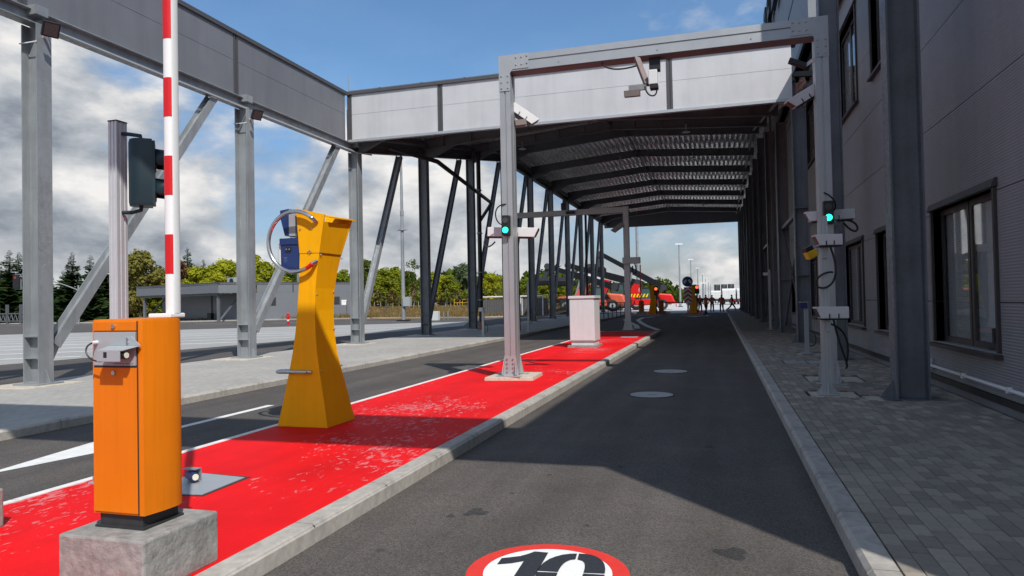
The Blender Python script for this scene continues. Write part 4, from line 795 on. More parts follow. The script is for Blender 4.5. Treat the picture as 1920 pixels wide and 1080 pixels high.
# hanging camera arm under the beam
T = thing('overhead_camera', 'white overhead camera and lamp hanging on a bracket under the portal beam', 'camera', (-1.1, 12.1, 5.6))
part(T, 'arm', B().beam((-1.25, 11.98, 5.62), (-1.05, 11.6, 5.02), .09, .06), mat('arm_red_bounce', (.2, .15, .14), .6)); part(T, 'clamp', B().box(-1.05, 12.05, 5.4, -.87, 12.2, 5.612), BLACK)  # arm tinted with the red bounce coming up from below
part(T, 'camera', B().box(-1.02, 11.52, 5.0, -.88, 11.68, 5.24), WPLAST, bev=.01); part(T, 'camera_foot', B().box(-1.0, 11.5, 4.93, -.87, 11.66, 4.999), BLACK)
part(T, 'lamp', B().hull([(-1.42, 11.5, 4.83), (-1.17, 11.5, 4.83), (-1.17, 11.68, 4.86), (-1.42, 11.68, 4.86)], [(-1.42, 11.5, 4.93), (-1.17, 11.5, 4.93), (-1.17, 11.68, 4.97), (-1.42, 11.68, 4.97)]), mat('lamp_brown', (.16, .13, .12), .5)); part(T, 'lamp_bracket', B().box(-1.35, 11.58, 4.94, -1.06, 11.62, 5.03), BOLT)
part(T, 'cable', B().tube(bez((-.9, 11.55, 4.95), (-.85, 11.5, 4.75), (-1.05, 11.5, 4.75), (-1.08, 11.55, 4.98)), .014, 6), RUBBER)
part(T, 'cable_loop', B().tube(bez((-1.85, 12.0, 5.6), (-1.75, 12.0, 5.42), (-1.4, 12.0, 5.45), (-1.2, 12.0, 5.5)), .014, 6), RUBBER)
T = thing('corner_floodlight', 'thin dark floodlight tilted off the portal corner by the building', 'floodlight', (1.5, 12.1, 5.2)); part(T, 'housing', B().beam((1.18, 12.1, 5.32), (1.43, 12.1, 5.2), .16, .06), BLACK); part(T, 'bracket', B().beam((1.43, 12.1, 5.21), (1.55, 12.1, 5.3), .03, .05), WPLAST)
# ------------------------------------------------------------------ slim sensor post with two boxes, yellow scanner
sp2 = thing('sensor_post', 'slim aluminium post holding two white sensor boxes on the paved walk', 'post', (1.43, 10.7, .106))
part(sp2, 'post', alu_post(B(), 1.43, 10.7, .13, 2.62, .105, .105, .014), ALU); part(sp2, 'foot', B().box(1.29, 10.56, .112, 1.57, 10.84, .13), ALUP)
part(sp2, 'gusset', B().hull([(1.30, 10.695, .13), (1.377, 10.695, .13), (1.377, 10.695, .26)], [(1.30, 10.705, .13), (1.377, 10.705, .13), (1.377, 10.705, .26)]).hull([(1.56, 10.695, .13), (1.483, 10.695, .13), (1.483, 10.695, .26)], [(1.56, 10.705, .13), (1.483, 10.705, .13), (1.483, 10.705, .26)]).hull([(1.425, 10.57, .13), (1.425, 10.647, .13), (1.425, 10.647, .26)], [(1.435, 10.57, .13), (1.435, 10.647, .13), (1.435, 10.647, .26)]), ALUP)
T, r, u = camera_box('sensor_box', 'white sensor box high on the slim post', (1.46, 10.6, 2.27), (-1, -.12, 0), .36, .22, .15)
part(T, 'cable', B().tube(bez((1.50, 10.6, 2.18), (1.66, 10.55, 1.7), (1.45, 10.5, 1.55), (1.32, 10.58, 1.62), 14)+bez((1.32, 10.58, 1.62), (1.25, 10.6, 1.75), (1.45, 10.6, 1.85), (1.53, 10.62, 1.82), 8)[1:], .014, 6), RUBBER); part(T, 'bracket', B().box(1.40, 10.6, 2.02, 1.46, 10.66, 2.17), PLATE)
T, r, u = camera_box('sensor_box', 'white sensor box low on the slim post', (1.48, 10.6, 1.26), (-1, -.12, 0), .43, .22, .16)
part(T, 'cable', B().tube(bez((1.52, 10.62, 1.16), (1.6, 10.65, .7), (1.75, 10.8, .5), (1.72, 11.0, .45)), .014, 6).tube(bez((1.48, 10.64, 1.1), (1.8, 10.8, 1.0), (1.75, 11, .6), (1.73, 11.05, .5)), .014, 6), RUBBER); part(T, 'bracket', B().box(1.42, 10.6, 1.0, 1.48, 10.66, 1.15), PLATE)
T = thing('scanner', 'small yellow and black scanner on the portal post by the building', 'scanner', (1.45, 12.15, 2.2)); part(T, 'yellow_case', B().beam((1.36, 12.1, 2.13), (1.5, 12.15, 2.2), .14, .12), RAILY, bev=.01); part(T, 'black_cap', B().beam((1.33, 12.1, 2.22), (1.44, 12.14, 2.275), .13, .07), BLACK); part(T, 'bracket', B().box(1.46, 12.1, 2.2, 1.56, 12.2, 2.3), PLATE)
def short_post(label, x, y, h, box=True, w=.09, side=-1, z0=.12):
    T = thing('reader_post', label, 'post', (x, y, z0)); part(T, 'post', alu_post(B(), x, y, z0+.02, z0+h, w, w, .012), ALU); part(T, 'foot', B().box(x-.13, y-.13, z0+.002, x+.13, y+.13, z0+.02), ALUP)
    if box: part(T, 'reader', B().box(x-.14, y-.10, z0+h-.14, x+.02, y-.046, z0+h), BLUE if side < 0 else ALUP); part(T, 'cap', B().box(x-.15, y-.11, z0+h+.001, x+.06, y+.06, z0+h+.015), ALUP)
    part(T, 'cable', B().tube(bez((x+.04, y, z0+h*.45), (x+.25, y-.05, z0+h*.45), (x+.25, y, z0+h*.1), (x+.05, y, z0+h*.15)), .012, 6), RUBBER)
    return T
short_post('short aluminium post with a small blue reader by the paved walk hatch', 1.98, 18.0, 1.22)
T = short_post('taller thin post with small camera standing deep under the canopy by the wall', 2.02, 31.0, 2.5, False)
part(T, 'camera', B().box(1.78, 30.85, 2.38, 1.97, 30.95, 2.5), WPLAST)
short_post('short post with a box reader on the walkway beside the black downpipe', -9.15, 26.7, 1.15, True, .09, 1)
short_post('plain grey post with hanging cables on the walkway under the canopy', -8.5, 31.3, 2.3, False)

# ------------------------------------------------------------------ cabinet and second gantry
cb_ = thing('control_cabinet', 'white steel control cabinet on a concrete base on the red island', 'cabinet', (-3.9, 20.6, .114))
part(cb_, 'case', B().box(-4.235, 20.2, .30, -3.50, 21.15, 1.545), CABIN, bev=.008); part(cb_, 'roof', B().box(-4.265, 20.16, 1.548, -3.47, 21.2, 1.63), CABIN, bev=.01); part(cb_, 'door', B().box(-4.215, 20.188, .33, -3.52, 20.199, 1.52), CABIN)
part(cb_, 'skirt', B().box(-4.20, 20.24, .185, -3.53, 21.1, .299), CABIN); part(cb_, 'base', B().box(-4.29, 20.1, .112, -3.45, 21.25, .184), ROUGHC)
g2 = thing('second_gantry', 'grey gantry frame with crossbar over the far end of the red island', 'portal frame', (-3.95, 31.9, .12))
part(g2, 'post', B().box(-4.10, 31.75, .14, -3.85, 32.05, 5.72), ALU); part(g2, 'foot', B().box(-4.25, 31.6, .116, -3.7, 32.2, .139).hull([(-4.2, 31.72, .14), (-3.75, 31.72, .14), (-3.85, 31.72, .6), (-4.1, 31.72, .6)], [(-4.2, 31.74, .14), (-3.75, 31.74, .14), (-3.85, 31.74, .6), (-4.1, 31.74, .6)]), ALUP)
part(g2, 'post', B().box(-9.3, 31.75, .12, -9.1, 32.05, 5.72), GALVD); part(g2, 'crossbar', B().box(-9.09, 31.78, 5.45, -4.11, 32.02, 5.70), ALU); part(g2, 'device_bracket', B().box(-6.7, 31.6, 5.5, -6.3, 31.77, 5.62).box(-6.9, 31.5, 5.7, -6.7, 31.7, 6.0), BLACK)
T, r, u = camera_box('far_camera', 'grey camera housing tilted off the second gantry post', (-4.35, 31.7, 4.75), (-.8, -.3, -.6), .6, .22, .2, PLATE)
part(T, 'mount', B().beam((-4.1, 31.8, 4.95), (-4.3, 31.72, 4.85), .06, .06), BLACK)
T = thing('gantry_junction_box', 'grey junction box on a bracket on the second gantry post', 'box', (-3.9, 31.7, 3.2)); part(T, 'box', B().box(-4.12, 31.4, 3.1, -3.35, 31.74, 3.38), ALUP); part(T, 'cable', B().tube(bez((-3.6, 31.6, 3.1), (-3.4, 31.6, 2.6), (-3.8, 31.6, 2.4), (-3.7, 31.7, 3.0)), .03, 6), RUBBER)

# ------------------------------------------------------------------ trees
def leaves(b, pts, size, r_, flat=.5, nrm=None):
    for k_, p in enumerate(pts):
        n = Vector((r_.gauss(0, 1), r_.gauss(0, 1), r_.gauss(flat, 1))).normalized()
        if nrm: n = (n*.75+nrm[k_]).normalized()
        a = n.orthogonal().normalized(); a.rotate(Matrix.Rotation(r_.uniform(0, 6.28), 3, n)); c = n.cross(a)
        s = size*r_.uniform(.55, 1.25); t = s*r_.uniform(.5, .9)
        b.add([p+a*s, p+c*t, p-a*s, p-c*t], [(0, 1, 2, 3)])
def crown_mesh(seed, H, Rr, z0, nblob, nleaf, size, mat_, top=.8, squash=1.):
    r_ = random.Random(seed); b = B(); blobs = []
    for i in range(nblob):
        t = r_.random(); z = z0+(H-z0)*(.08+.86*t); w = Rr*(math.sin(math.pi*min(1, .18+.78*t))**top)
        a = r_.uniform(0, 6.28); q = w*math.sqrt(r_.random())*.85; rad = Rr*r_.uniform(.22, .42)
        blobs.append((Vector((q*math.cos(a), q*math.sin(a), min(z, H-rad*.8))), rad))
    pts = []; nr = []
    for i in range(nleaf):
        c, rad = r_.choice(blobs); d = Vector((r_.gauss(0, 1), r_.gauss(0, 1), r_.gauss(.15, 1)*squash)).normalized(); pts.append(c+d*rad*r_.uniform(.5, 1.08)); nr.append(d)
    leaves(b, pts, size, r_, .5, nr); me = b.mesh('crown'); me.materials.append(mat_); return me
def trunk_mesh(seed, H, r0, mat_, limbs=6, z1=.8):
    r_ = random.Random(seed); b = B(); b.tube([(0, 0, -.3), (r_.uniform(-.1, .1), r_.uniform(-.1, .1), H*.3), (r_.uniform(-.3, .3), r_.uniform(-.3, .3), H*.6), (r_.uniform(-.4, .4), r_.uniform(-.4, .4), H*z1)], r0, 7, [r0, r0*.8, r0*.5, r0*.15])
    for i in range(limbs):
        z = H*r_.uniform(.25, .65); a = r_.uniform(0, 6.28); l = H*r_.uniform(.14, .24)
        b.tube([(0, 0, z), (math.cos(a)*l*.5, math.sin(a)*l*.5, z+l*.45), (math.cos(a)*l, math.sin(a)*l, z+l)], r0*.3, 5, [r0*.35, r0*.22, r0*.08])
    me = b.mesh('trunk'); me.materials.append(mat_); return me
def spruce_mesh(seed, H, Rr, mat_):
    r_ = random.Random(seed); b = B(); n = int(H*4.6)
    for k in range(n):
        t = k/n; z = H*(.06+.93*t); w = Rr*(1-t)**.85*r_.uniform(.8, 1.1)+.12
        for i in range(max(4, int(9*(1-t)+3))):
            a = r_.uniform(0, 6.28); l = w*r_.uniform(.7, 1.12); d = Vector((math.cos(a), math.sin(a), 0)); s = Vector((-d.y, d.x, 0)); droop = -.18-.2*(1-t)
            for j in range(3):
                u0, u1 = j/3*.92, (j+1)/3; ww = l*.30*(1-u0*.55)+.07
                p0 = d*l*u0+Vector((0, 0, z+droop*l*u0+.25*l*u0*u0)); p1 = d*l*u1+Vector((0, 0, z+droop*l*u1+.25*l*u1*u1)); hang = Vector((0, 0, -.10*l*r_.uniform(.5, 1.6)-.05))
                b.add([p0-s*ww+hang, p0, p1, p1-s*ww*.55+hang*.7], [(0, 1, 2, 3)]); b.add([p0, p0+s*ww+hang, p1+s*ww*.55+hang*.7, p1], [(0, 1, 2, 3)])
    me = b.mesh('crown'); me.materials.append(mat_); return me
KIND = {}
def kind(key, crowns, trunks, H): KIND[key] = (crowns, trunks, H)
kind('spruce', [spruce_mesh(s, 12, 3.5, L_SPR) for s in (1, 2)], [trunk_mesh(3, 12, .2, BARK, 0, .95)], 12)
for key, m_, n_, Rr in (('yellow', L_YG, 5200, 3.5), ('green', L_GR, 5200, 3.4), ('dark', L_DK, 4800, 3.3), ('willow', L_WI, 5200, 3.5), ('copper', L_BR, 4400, 3.0), ('mixed', L_MX, 5200, 3.3)):
    kind(key, [crown_mesh(hash(key) % 97 if False else len(key)*7+s, 10, Rr, 1.0, 34, n_, .27, m_) for s in (1, 2)], [trunk_mesh(9, 10, .2, BARK)], 10)
kind('sparse', [crown_mesh(77, 11, 2.4, 3.5, 26, 1500, .20, L_DK)], [trunk_mesh(12, 11, .2, BARK, 10)], 11)
for key, m_ in (('young', L_GR), ('youngmix', L_MX), ('youngbrown', L_BR)):
    kind(key, [crown_mesh(len(key)+s, 4.2, .75, 1.2, 12, 420, .15, m_, .6) for s in (3, 4)], [trunk_mesh(21, 4.2, .075, BARKP, 4, .9)], 4.2)
NAMES = {'spruce': 'spruce_tree', 'young': 'young_tree', 'youngmix': 'young_tree', 'youngbrown': 'young_tree'}
def tree(key, px, toppx, y, label, group, basez=None, wid=1.):
    crowns, trunks, H = KIND[key]; tp = AY(px, toppx, y); z = meadow_z(y) if basez is None else basez
    s = (tp.z-z)/H; T = thing(NAMES.get(key, 'tree'), label, 'tree', (tp.x, y, z), rng.uniform(0, 6.28), group)
    for nm, me in (('trunk', rng.choice(trunks)), ('crown', rng.choice(crowns))):
        o = inst(T, nm, me, (0, 0, 0)); o.scale = (s*wid, s*wid, s)
    return T
for px, tp, y in ((18, 466, 70), (36, 470, 72), (-6, 480, 70), (135, 470, 74), (170, 476, 74), (118, 505, 78), (150, 515, 76), (196, 470, 78), (62, 490, 74), (90, 500, 76), (215, 500, 80)):
    tree('spruce', px, tp, y, 'dark green spruce tree behind the black fence and yellow rails', 'spruces beyond the far road', 0, 1.05)
tree('spruce', 351, 461, 92, 'dark green spruce rising above the trees behind the flat gatehouse', None, 0, .9); tree('spruce', 381, 483, 98, 'thin spruce tip behind the gatehouse roof beside the larger spruce', None, 0, .8)
for px, tp, y, k in ((262, 470, 78, 'mixed'), (243, 505, 82, 'mixed'), (295, 500, 84, 'mixed'), (285, 525, 80, 'green')):
    tree(k, px, tp, y, 'tall pale green tree standing left of the gatehouse canopy', 'trees left of the gatehouse', 0, .95)
for px, tp, y in ((336, 488, 86), (352, 505, 88)): tree('copper', px, tp, y, 'copper leaved tree behind the gatehouse roof', 'copper trees behind the gatehouse', 0)
for px, tp, y in ((372, 500, 84), (398, 498, 86), (424, 487, 88), (446, 492, 86), (478, 478, 88), (500, 492, 84), (515, 505, 88), (410, 512, 82), (462, 508, 82)):
    tree('yellow', px, tp, y, 'bright yellow green leafy tree behind the gatehouse roof', 'yellow green trees behind the gatehouse', 0, 1.05)
for px, tp, y in ((533, 508, 92), (552, 512, 95), (575, 520, 96), (682, 486, 104), (673, 505, 100)):
    tree('dark', px, tp, y, 'dark green tree behind the columns of the canopy', 'dark trees at the meadow edge')
for px, tp, y, k in ((600, 515, 100, 'green'), (628, 512, 100, 'green'), (645, 505, 102, 'green'), (705, 512, 102, 'yellow'), (722, 503, 102, 'green'), (738, 503, 104, 'yellow'), (756, 515, 104, 'green'), (795, 520, 104, 'green'), (812, 510, 106, 'yellow'), (828, 516, 108, 'yellow'), (845, 516, 106, 'green'), (902, 522, 110, 'green'), (921, 512, 110, 'yellow'), (938, 518, 114, 'green'), (965, 528, 116, 'green'), (988, 520, 116, 'green'), (1012, 532, 118, 'green'), (1026, 528, 118, 'green'), (1050, 532, 122, 'green'), (1072, 530, 124, 'green'), (1092, 534, 124, 'green'), (1112, 530, 128, 'green'), (1140, 536, 128, 'green')):
    tree(k, px, tp, y, 'leafy yellow green tree at the back of the dry meadow' if k == 'yellow' else 'leafy mid green tree at the back of the dry meadow', 'leafy trees behind the meadow', None, 1.15)
tree('sparse', 775, 486, 100, 'tall dark open crowned tree beside the lamp mast', None)
tree('willow', 868, 494, 112, 'tall grey green willow standing above the other meadow trees', None, None, 1.05)
yk = 0
for px in range(684, 1012, 9):
    k = rng.choice(('young', 'youngmix', 'youngmix', 'youngbrown' if px < 890 else 'young')); tree(k, px+rng.uniform(-3, 3), rng.uniform(531, 552), 93+rng.uniform(-3, 5), 'thin brownish young tree in the row behind the meadow' if k == 'youngbrown' else 'thin pale trunked young tree in the row behind the meadow', 'young trees along the meadow', None, 1.25)
# distant wood on the right: one mass
b = B(); r_ = random.Random(5); pts = []
for i in range(150):
    px = 1030+260*r_.random()**.9 if i > 40 else r_.uniform(560, 1130); y = r_.uniform(210, 290) if i > 40 else r_.uniform(122, 150); c = AY(px, 560, y); hh = (r_.uniform(5, 8.5) if px < 1240 else max(2.5, 8.5-(px-1240)*.11)*r_.uniform(.7, 1.05)) if i > 40 else r_.uniform(6.5, 9)
    for k in range(120):
        d = Vector((r_.gauss(0, 1), r_.gauss(0, 1), r_.gauss(0, 1))).normalized(); rad = 3.2; pts.append(Vector((c.x, c.y, 0))+Vector((d.x*rad, d.y*rad, abs(hh*.5*(1+d.z*.98)*r_.uniform(.7, 1.02)))))
leaves(b, pts, .8, r_); o = struct('far_wood', b, L_DK, kind='stuff'); o['label'] = 'dark green wood far behind the yard'
b = B(); pts = []
for i in range(70):
    px = r_.uniform(0, 640); y = r_.uniform(84, 104); c = AY(px, 570, y)
    for k in range(110):
        d = Vector((r_.gauss(0, 1), r_.gauss(0, 1), r_.gauss(0, 1))).normalized(); pts.append(Vector((c.x+d.x*2.2, c.y+d.y*2.2, abs(1.7*(1+d.z)))))
leaves(b, pts, .32, r_); o = struct('undergrowth', b, L_DK, kind='stuff'); o['label'] = 'dark bushes under the trees left of the meadow'
# grass blades and meadow tufts
b = B(); r_ = random.Random(8)
for i in range(9000):
    y = 67+r_.random()**1.5*30; x = r_.uniform(-62, -17); z = meadow_z(y); h = r_.uniform(.15, .45); a = r_.uniform(0, 3.14); w = .09; dx, dy = math.cos(a)*w, math.sin(a)*w
    b.add([(x-dx, y-dy, z), (x+dx, y+dy, z), (x+dx*.3+r_.uniform(-.1, .1), y+dy*.3, z+h)], [(0, 1, 2)])
o = struct('meadow_tufts', b, L_BL, kind='stuff'); o['label'] = 'dry grass tufts on the meadow'

# ------------------------------------------------------------------ left background
gh = thing('gatehouse', 'flat roofed grey gatehouse with an open corner canopy across the yard', 'building', (-51, 62.3, 0))
gA, gB, gC = Vector((-51.0, 62.2, 0)), Vector((-66.5, 67.0, 0)), Vector((-44.5, 69.5, 0))   # canopy corner, canopy far end, right wall end
u1 = (gB-gA).normalized(); u2 = (gC-gA).normalized(); up_ = Vector((0, 0, 1))
def slab(a, c, z0, z1, th, n): return B().hull([a+up_*z0, c+up_*z0, c+up_*z0+n*th, a+up_*z0+n*th], [a+up_*z1, c+up_*z1, c+up_*z1+n*th, a+up_*z1+n*th])
n1 = Vector((-u1.y, u1.x, 0)); n1 = n1 if n1.y > 0 else -n1
n2 = Vector((-u2.y, u2.x, 0)); n2 = n2 if n2.x < 0 else -n2
LG = (gB-gA).length; GM = mat('gatehouse_cladding', (.17, .18, .20), .5, .1, var=.05)
for k in range(3): part(gh, 'fascia_panel', slab(gA+u1*(LG*k/3+.05), gA+u1*(LG*(k+1)/3-.05), 3.05, 4.05, .2, n1), GM)
part(gh, 'coping', slab(gA-u1*.1, gB, 4.06, 4.2, .3, n1), TRIM); part(gh, 'wall', slab(gA+n1*3.2+u1*.3, gB+n1*3.2, .1, 3.04, .2, n1), GM)
L2 = (gC-gA).length+6; gD = gA+u2*L2
part(gh, 'side_wall', slab(gA+u2*3.4, gD, .1, 3.04, .2, n2), GM)
for k in range(4): part(gh, 'fascia_panel', slab(gA+u2*(L2*k/4+.05), gA+u2*(L2*(k+1)/4-.05), 3.05, 4.05, .2, n2), GM)
part(gh, 'coping', slab(gA, gD, 4.06, 4.2, .3, n2), TRIM); part(gh, 'roof', B().hull([gA+up_*3.9, gB+up_*3.9, gB+n1*12+up_*3.9, gD+up_*3.9][::-1], [gA+up_*4.0, gB+up_*4.0, gB+n1*12+up_*4.0, gD+up_*4.0][::-1]), DECKD)
part(gh, 'soffit_beam', slab(gA+u1*.4+n1*.3, gB-u1*.3+n1*.3, 2.8, 3.04, .2, n1), GALVD)
for t in (.5, LG*.93): part(gh, 'column', B().beam(gA+u1*t+n1*.4, gA+u1*t+n1*.4+up_*2.8, .25, .25), GALVD); part(gh, 'brace', B().beam(gA+u1*t+n1*.6+up_*.2, gA+u1*t+n1*3.0+up_*2.8, .15, .15), GALVD)
for t in (.36,): part(gh, 'wall_strip', slab(gA+u1*LG*t+n1*3.15, gA+u1*(LG*t+.25)+n1*3.15, .1, 3.03, .05, n1), BLACK)
part(gh, 'bin', B().beam(gA+u1*LG*.33+n1*2.6, gA+u1*LG*.33+n1*2.6+up_*.9, .5, .5), BLACK)
for t in (5.2, 8.6, 12.4):
    w = part(gh, 'window', slab(gA+u2*t-n2*.03, gA+u2*(t+.8)-n2*.03, 1.6, 2.5, .03, n2), BRONZE); part(w, 'pane', slab(gA+u2*(t+.1)-n2*.05, gA+u2*(t+.7)-n2*.05, 1.7, 2.4, .02, n2), GLASS, base=gh.location)
part(gh, 'door', slab(gA+u2*10.0-n2*.04, gA+u2*11.6-n2*.04, .1, 2.7, .04, n2), BRONZE)
part(gh, 'flue', B().cyl(gA+u1*2.2+n1*5+up_*4, gA+u1*2.2+n1*5+up_*5.3, .22, n=10).cyl(gA+u1*2.2+n1*5+up_*5.3, gA+u1*2.2+n1*5+up_*5.6, .12, n=8), GALV)
part(gh, 'air_conditioner', B().beam(gA+u1*4.7+n1*5+up_*4.05, gA+u1*4.7+n1*5+up_*4.95, 1.3, .5, n1), PLATE); part(gh, 'fan_disc', B().cyl(gA+u1*4.5+n1*4.74+up_*4.5, gA+u1*4.5+n1*4.70+up_*4.5, .33, n=14), BLACK)
part(gh, 'vent_hood', B().beam(gA+u2*9.5+n2*2+up_*4.0, gA+u2*9.5+n2*2+up_*5.2, .9, .9).beam(gA+u2*9.5+n2*2+up_*5.3, gA+u2*10.8+n2*2+up_*5.45, .8, .5), GALV); part(gh, 'antenna', B().cyl(gA+u1*.9+n1*5+up_*4, gA+u1*.9+n1*5+up_*7.6, .025, n=5), GALV)
part(gh, 'wall_sign', slab(gA+u2*13.4-n2*.03, gA+u2*14.0-n2*.03, 1.5, 2.1, .03, n2), SIGNW)
def rail(name, label, a, c, h, n, m, cat='railing', group=None, mid=1, r=.045):
    a, c = Vector(a), Vector(c); T = thing(name, label, cat, a, 0, group)
    for j in range(mid+1): part(T, 'rail', B().cyl(a+up_*h*(1-j/(mid+1)), c+up_*h*(1-j/(mid+1)), r, n=6), m)
    for i in range(n+1): p = a.lerp(c, i/n); part(T, 'post', B().cyl(p, p+up_*h, r, n=6), m)
    return T
rail('yellow_railing', 'yellow tubular guard rail behind the black gate by the spruces', G(-10, 597, 0), G(165, 597, 0), 1.1, 10, RAILY)
rail('yellow_railing', 'yellow tubular guard rail between the signal post and the gatehouse', G(170, 595, 0), G(282, 592, 0), 1.15, 7, RAILY)
rail('yellow_railing', 'low yellow rail among the young trees behind the meadow', (-38.5, 99, 1.0), (-28, 99, 1.0), 1.0, 8, RAILY)
T = thing('sliding_gate', 'black lattice sliding gate beam in front of the spruces', 'gate', G(20, 603, 0)); a, c = G(-20, 603, .35), G(48, 602, .35)
part(T, 'top_bar', B().cyl(a+up_*.9, c+up_*.9, .08, n=6), DARKST); part(T, 'bottom_bar', B().cyl(a, c, .08, n=6), DARKST)
for i in range(9): part(T, 'lattice', B().cyl(a.lerp(c, i/9), a.lerp(c, (i+.5)/9)+up_*.9, .05, n=5), DARKST); part(T, 'lattice', B().cyl(a.lerp(c, (i+.5)/9)+up_*.9, a.lerp(c, (i+1)/9), .05, n=5), DARKST)
for i in (2, 4, 7): part(T, 'upright', B().beam(a.lerp(c, i/8)-up_*.3, a.lerp(c, i/8)+up_*2.0, .25, .25), DARKST)
# small road signal on a mast arm
q = AY(147, 545, 60); T = thing('mast_signal', 'distant road signal hanging on a long curved mast arm before the spruces', 'traffic signal', (q.x, 60, 0)); a = AY(32, 524, 60)
part(T, 'mast', B().cyl((q.x, 60, 0), (q.x, 60, q.z+.6), .12, .08, 8), GALV); part(T, 'arm', B().tube(bez(q, q+Vector((-1.5, 0, .7)), a+Vector((2.2, 0, .5)), a+Vector((.4, 0, .3))), .07, 6), GALV); part(T, 'head', B().box(a.x-.42, 59.8, a.z-1.1, a.x+.42, 60.1, a.z+.55), BLACK, bev=.05); part(T, 'rim', B().box(a.x-.47, 60.11, a.z-1.15, a.x+.47, 60.14, a.z+.6), PLATE); part(T, 'red_lens', B().cyl((a.x, 59.79, a.z+.2), (a.x, 59.77, a.z+.2), .15), mat('dim_red', (.35, .02, .02), .4, emit=.3))
for k, (px, y, h) in enumerate(((125, 58, 2.9), (174, 58, 2.7))):
    g = G(px, 600, 0); T = thing('toll_column', ['yellow entry column half hidden behind the leaning steel brace', 'yellow entry column with chrome hoop beside the yellow rail'][k], 'terminal', g); part(T, 'body', B().hull([g+Vector((-.35, -.2, 0)), g+Vector((.35, -.2, 0)), g+Vector((.35, .2, 0)), g+Vector((-.35, .2, 0))], [g+Vector((-.3, -.2, h)), g+Vector((.3, -.2, h)), g+Vector((.3, .2, h)), g+Vector((-.3, .2, h))]), YELLOW); part(T, 'reader', B().box(g.x-.9, g.y-.1, h*.75, g.x-.31, g.y+.1, h*.98).box(g.x-.8, g.y-.1, h*.35, g.x-.36, g.y+.1, h*.5), PLATE)
g = G(97, 598, 0); T = thing('thin_sign_post', 'thin grey post with a small white box before the yellow rail', 'post', g); part(T, 'post', B().cyl(g, g+up_*3.1, .07, n=6), GALV); part(T, 'box', B().box(g.x-.2, g.y-.1, .5, g.x+.3, g.y+.1, .95), WPLAST)
g = G(150, 598, 0); tag(struct('grey_kiosk_box', B().box(g.x-.8, g.y, 0, g.x+.5, g.y+.6, 1.3), PLATE, kind=None), 'low grey box beside the far yellow entry column', 'box')
g = G(229, 597, 0); T = thing('arrow_sign', 'round blue direction sign on a short pole by the yellow rail', 'sign', g); part(T, 'pole', B().cyl(g, g+up_*2.2, .04, n=6), GALV); part(T, 'disc', B().cyl(g+Vector((0, -.06, 1.7)), g+Vector((0, -.09, 1.7)), .42, n=20), SIGNB); part(T, 'arrow', B().beam(g+Vector((-.18, -.1, 1.88)), g+Vector((.16, -.1, 1.5)), .1, .02, (0, 1, 0)), SIGNW)
g = G(233, 600, 0); T = thing('street_lamp', 'thin grey lamp pole left of the gatehouse before the pale tree', 'street lamp', g+Vector((0, 2, 0))); part(T, 'pole', B().cyl(g+Vector((0, 2, 0)), g+Vector((0, 2, 6)), .09, .05, 6), GALV); part(T, 'arm', B().cyl(g+Vector((0, 2, 2.9)), g+Vector((-1, 2, 3.1)), .05, n=5), GALV)
g = Vector((-33.3, 48.8, 0)); T = thing('hydrant', 'small red hydrant at the edge of the light apron', 'hydrant', g); part(T, 'barrel', B().cyl(g, g+up_*.62, .09, n=10).cyl(g+up_*.62, g+up_*.78, .13, .1, 10), REDP); part(T, 'cap', B().ball(g+up_*.85, .12, .12, .12), REDP); part(T, 'outlet', B().cyl(g+Vector((-.2, 0, .7)), g+Vector((.2, 0, .7)), .05), REDP); part(T, 'band', B().cyl(g+up_*.3, g+up_*.42, .095), SIGNW)
# tall lamp masts
def lamp_mast(label, x, y, h, r=.14, group=None, cabinet=False, heads=True):
    T = thing('lamp_mast', label, 'lamp mast', (x, y, 0), 0, group); part(T, 'pole', B().cyl((x, y, 0), (x, y, h), r, r*.45, 10), GALV); part(T, 'base', B().box(x-.45, y-.45, 0, x+.45, y+.45, .12), BLACK)
    if heads: part(T, 'lamp_head', B().box(x-.62, y-.2, h-.1, x+.62, y+.2, h+.16), WPLAST)
    if cabinet:
        part(T, 'cabinet', B().box(x+.1, y-.3, 1.3, x+.75, y+.1, 2.1), PLATE); part(T, 'collar', B().cyl((x, y, 7.9), (x, y, 8.0), .3).box(x-.5, y-.05, 7.9, x+.5, y+.05, 7.97), GALV); part(T, 'sleeve', B().cyl((x, y, 9.2), (x, y, 9.6), .17), GALV)
    return T
lamp_mast('tall grey lamp mast with a cabinet standing on the apron beside the dry meadow', -26.4, 55.7, 17.5, .19, None, True)
lamp_mast('tall lamp mast rising behind the red machine with the black boom', *AY(1197, 560, 110).xy, 30, .26, None)
for k, (px, top, y) in enumerate(((1273, 458, 125), (1295, 487, 175), (1308, 503, 225), (1317, 514, 275), (1322.5, 522, 330), (1328, 528, 385), (1332, 533, 440))):
    q = AY(px, top, y); lamp_mast('white headed lamp mast, %s in the row leading away from the round blue sign' % ('first', 'second', 'third', 'fourth', 'fifth', 'sixth', 'seventh')[k], q.x, y, q.z, .2+.02*k, 'row of lamp masts on the yard')
q = AY(1319, 531, 180); lamp_mast('dark mast with a platform top behind the orange vested people', q.x, 180, q.z, .35, None, False, True)
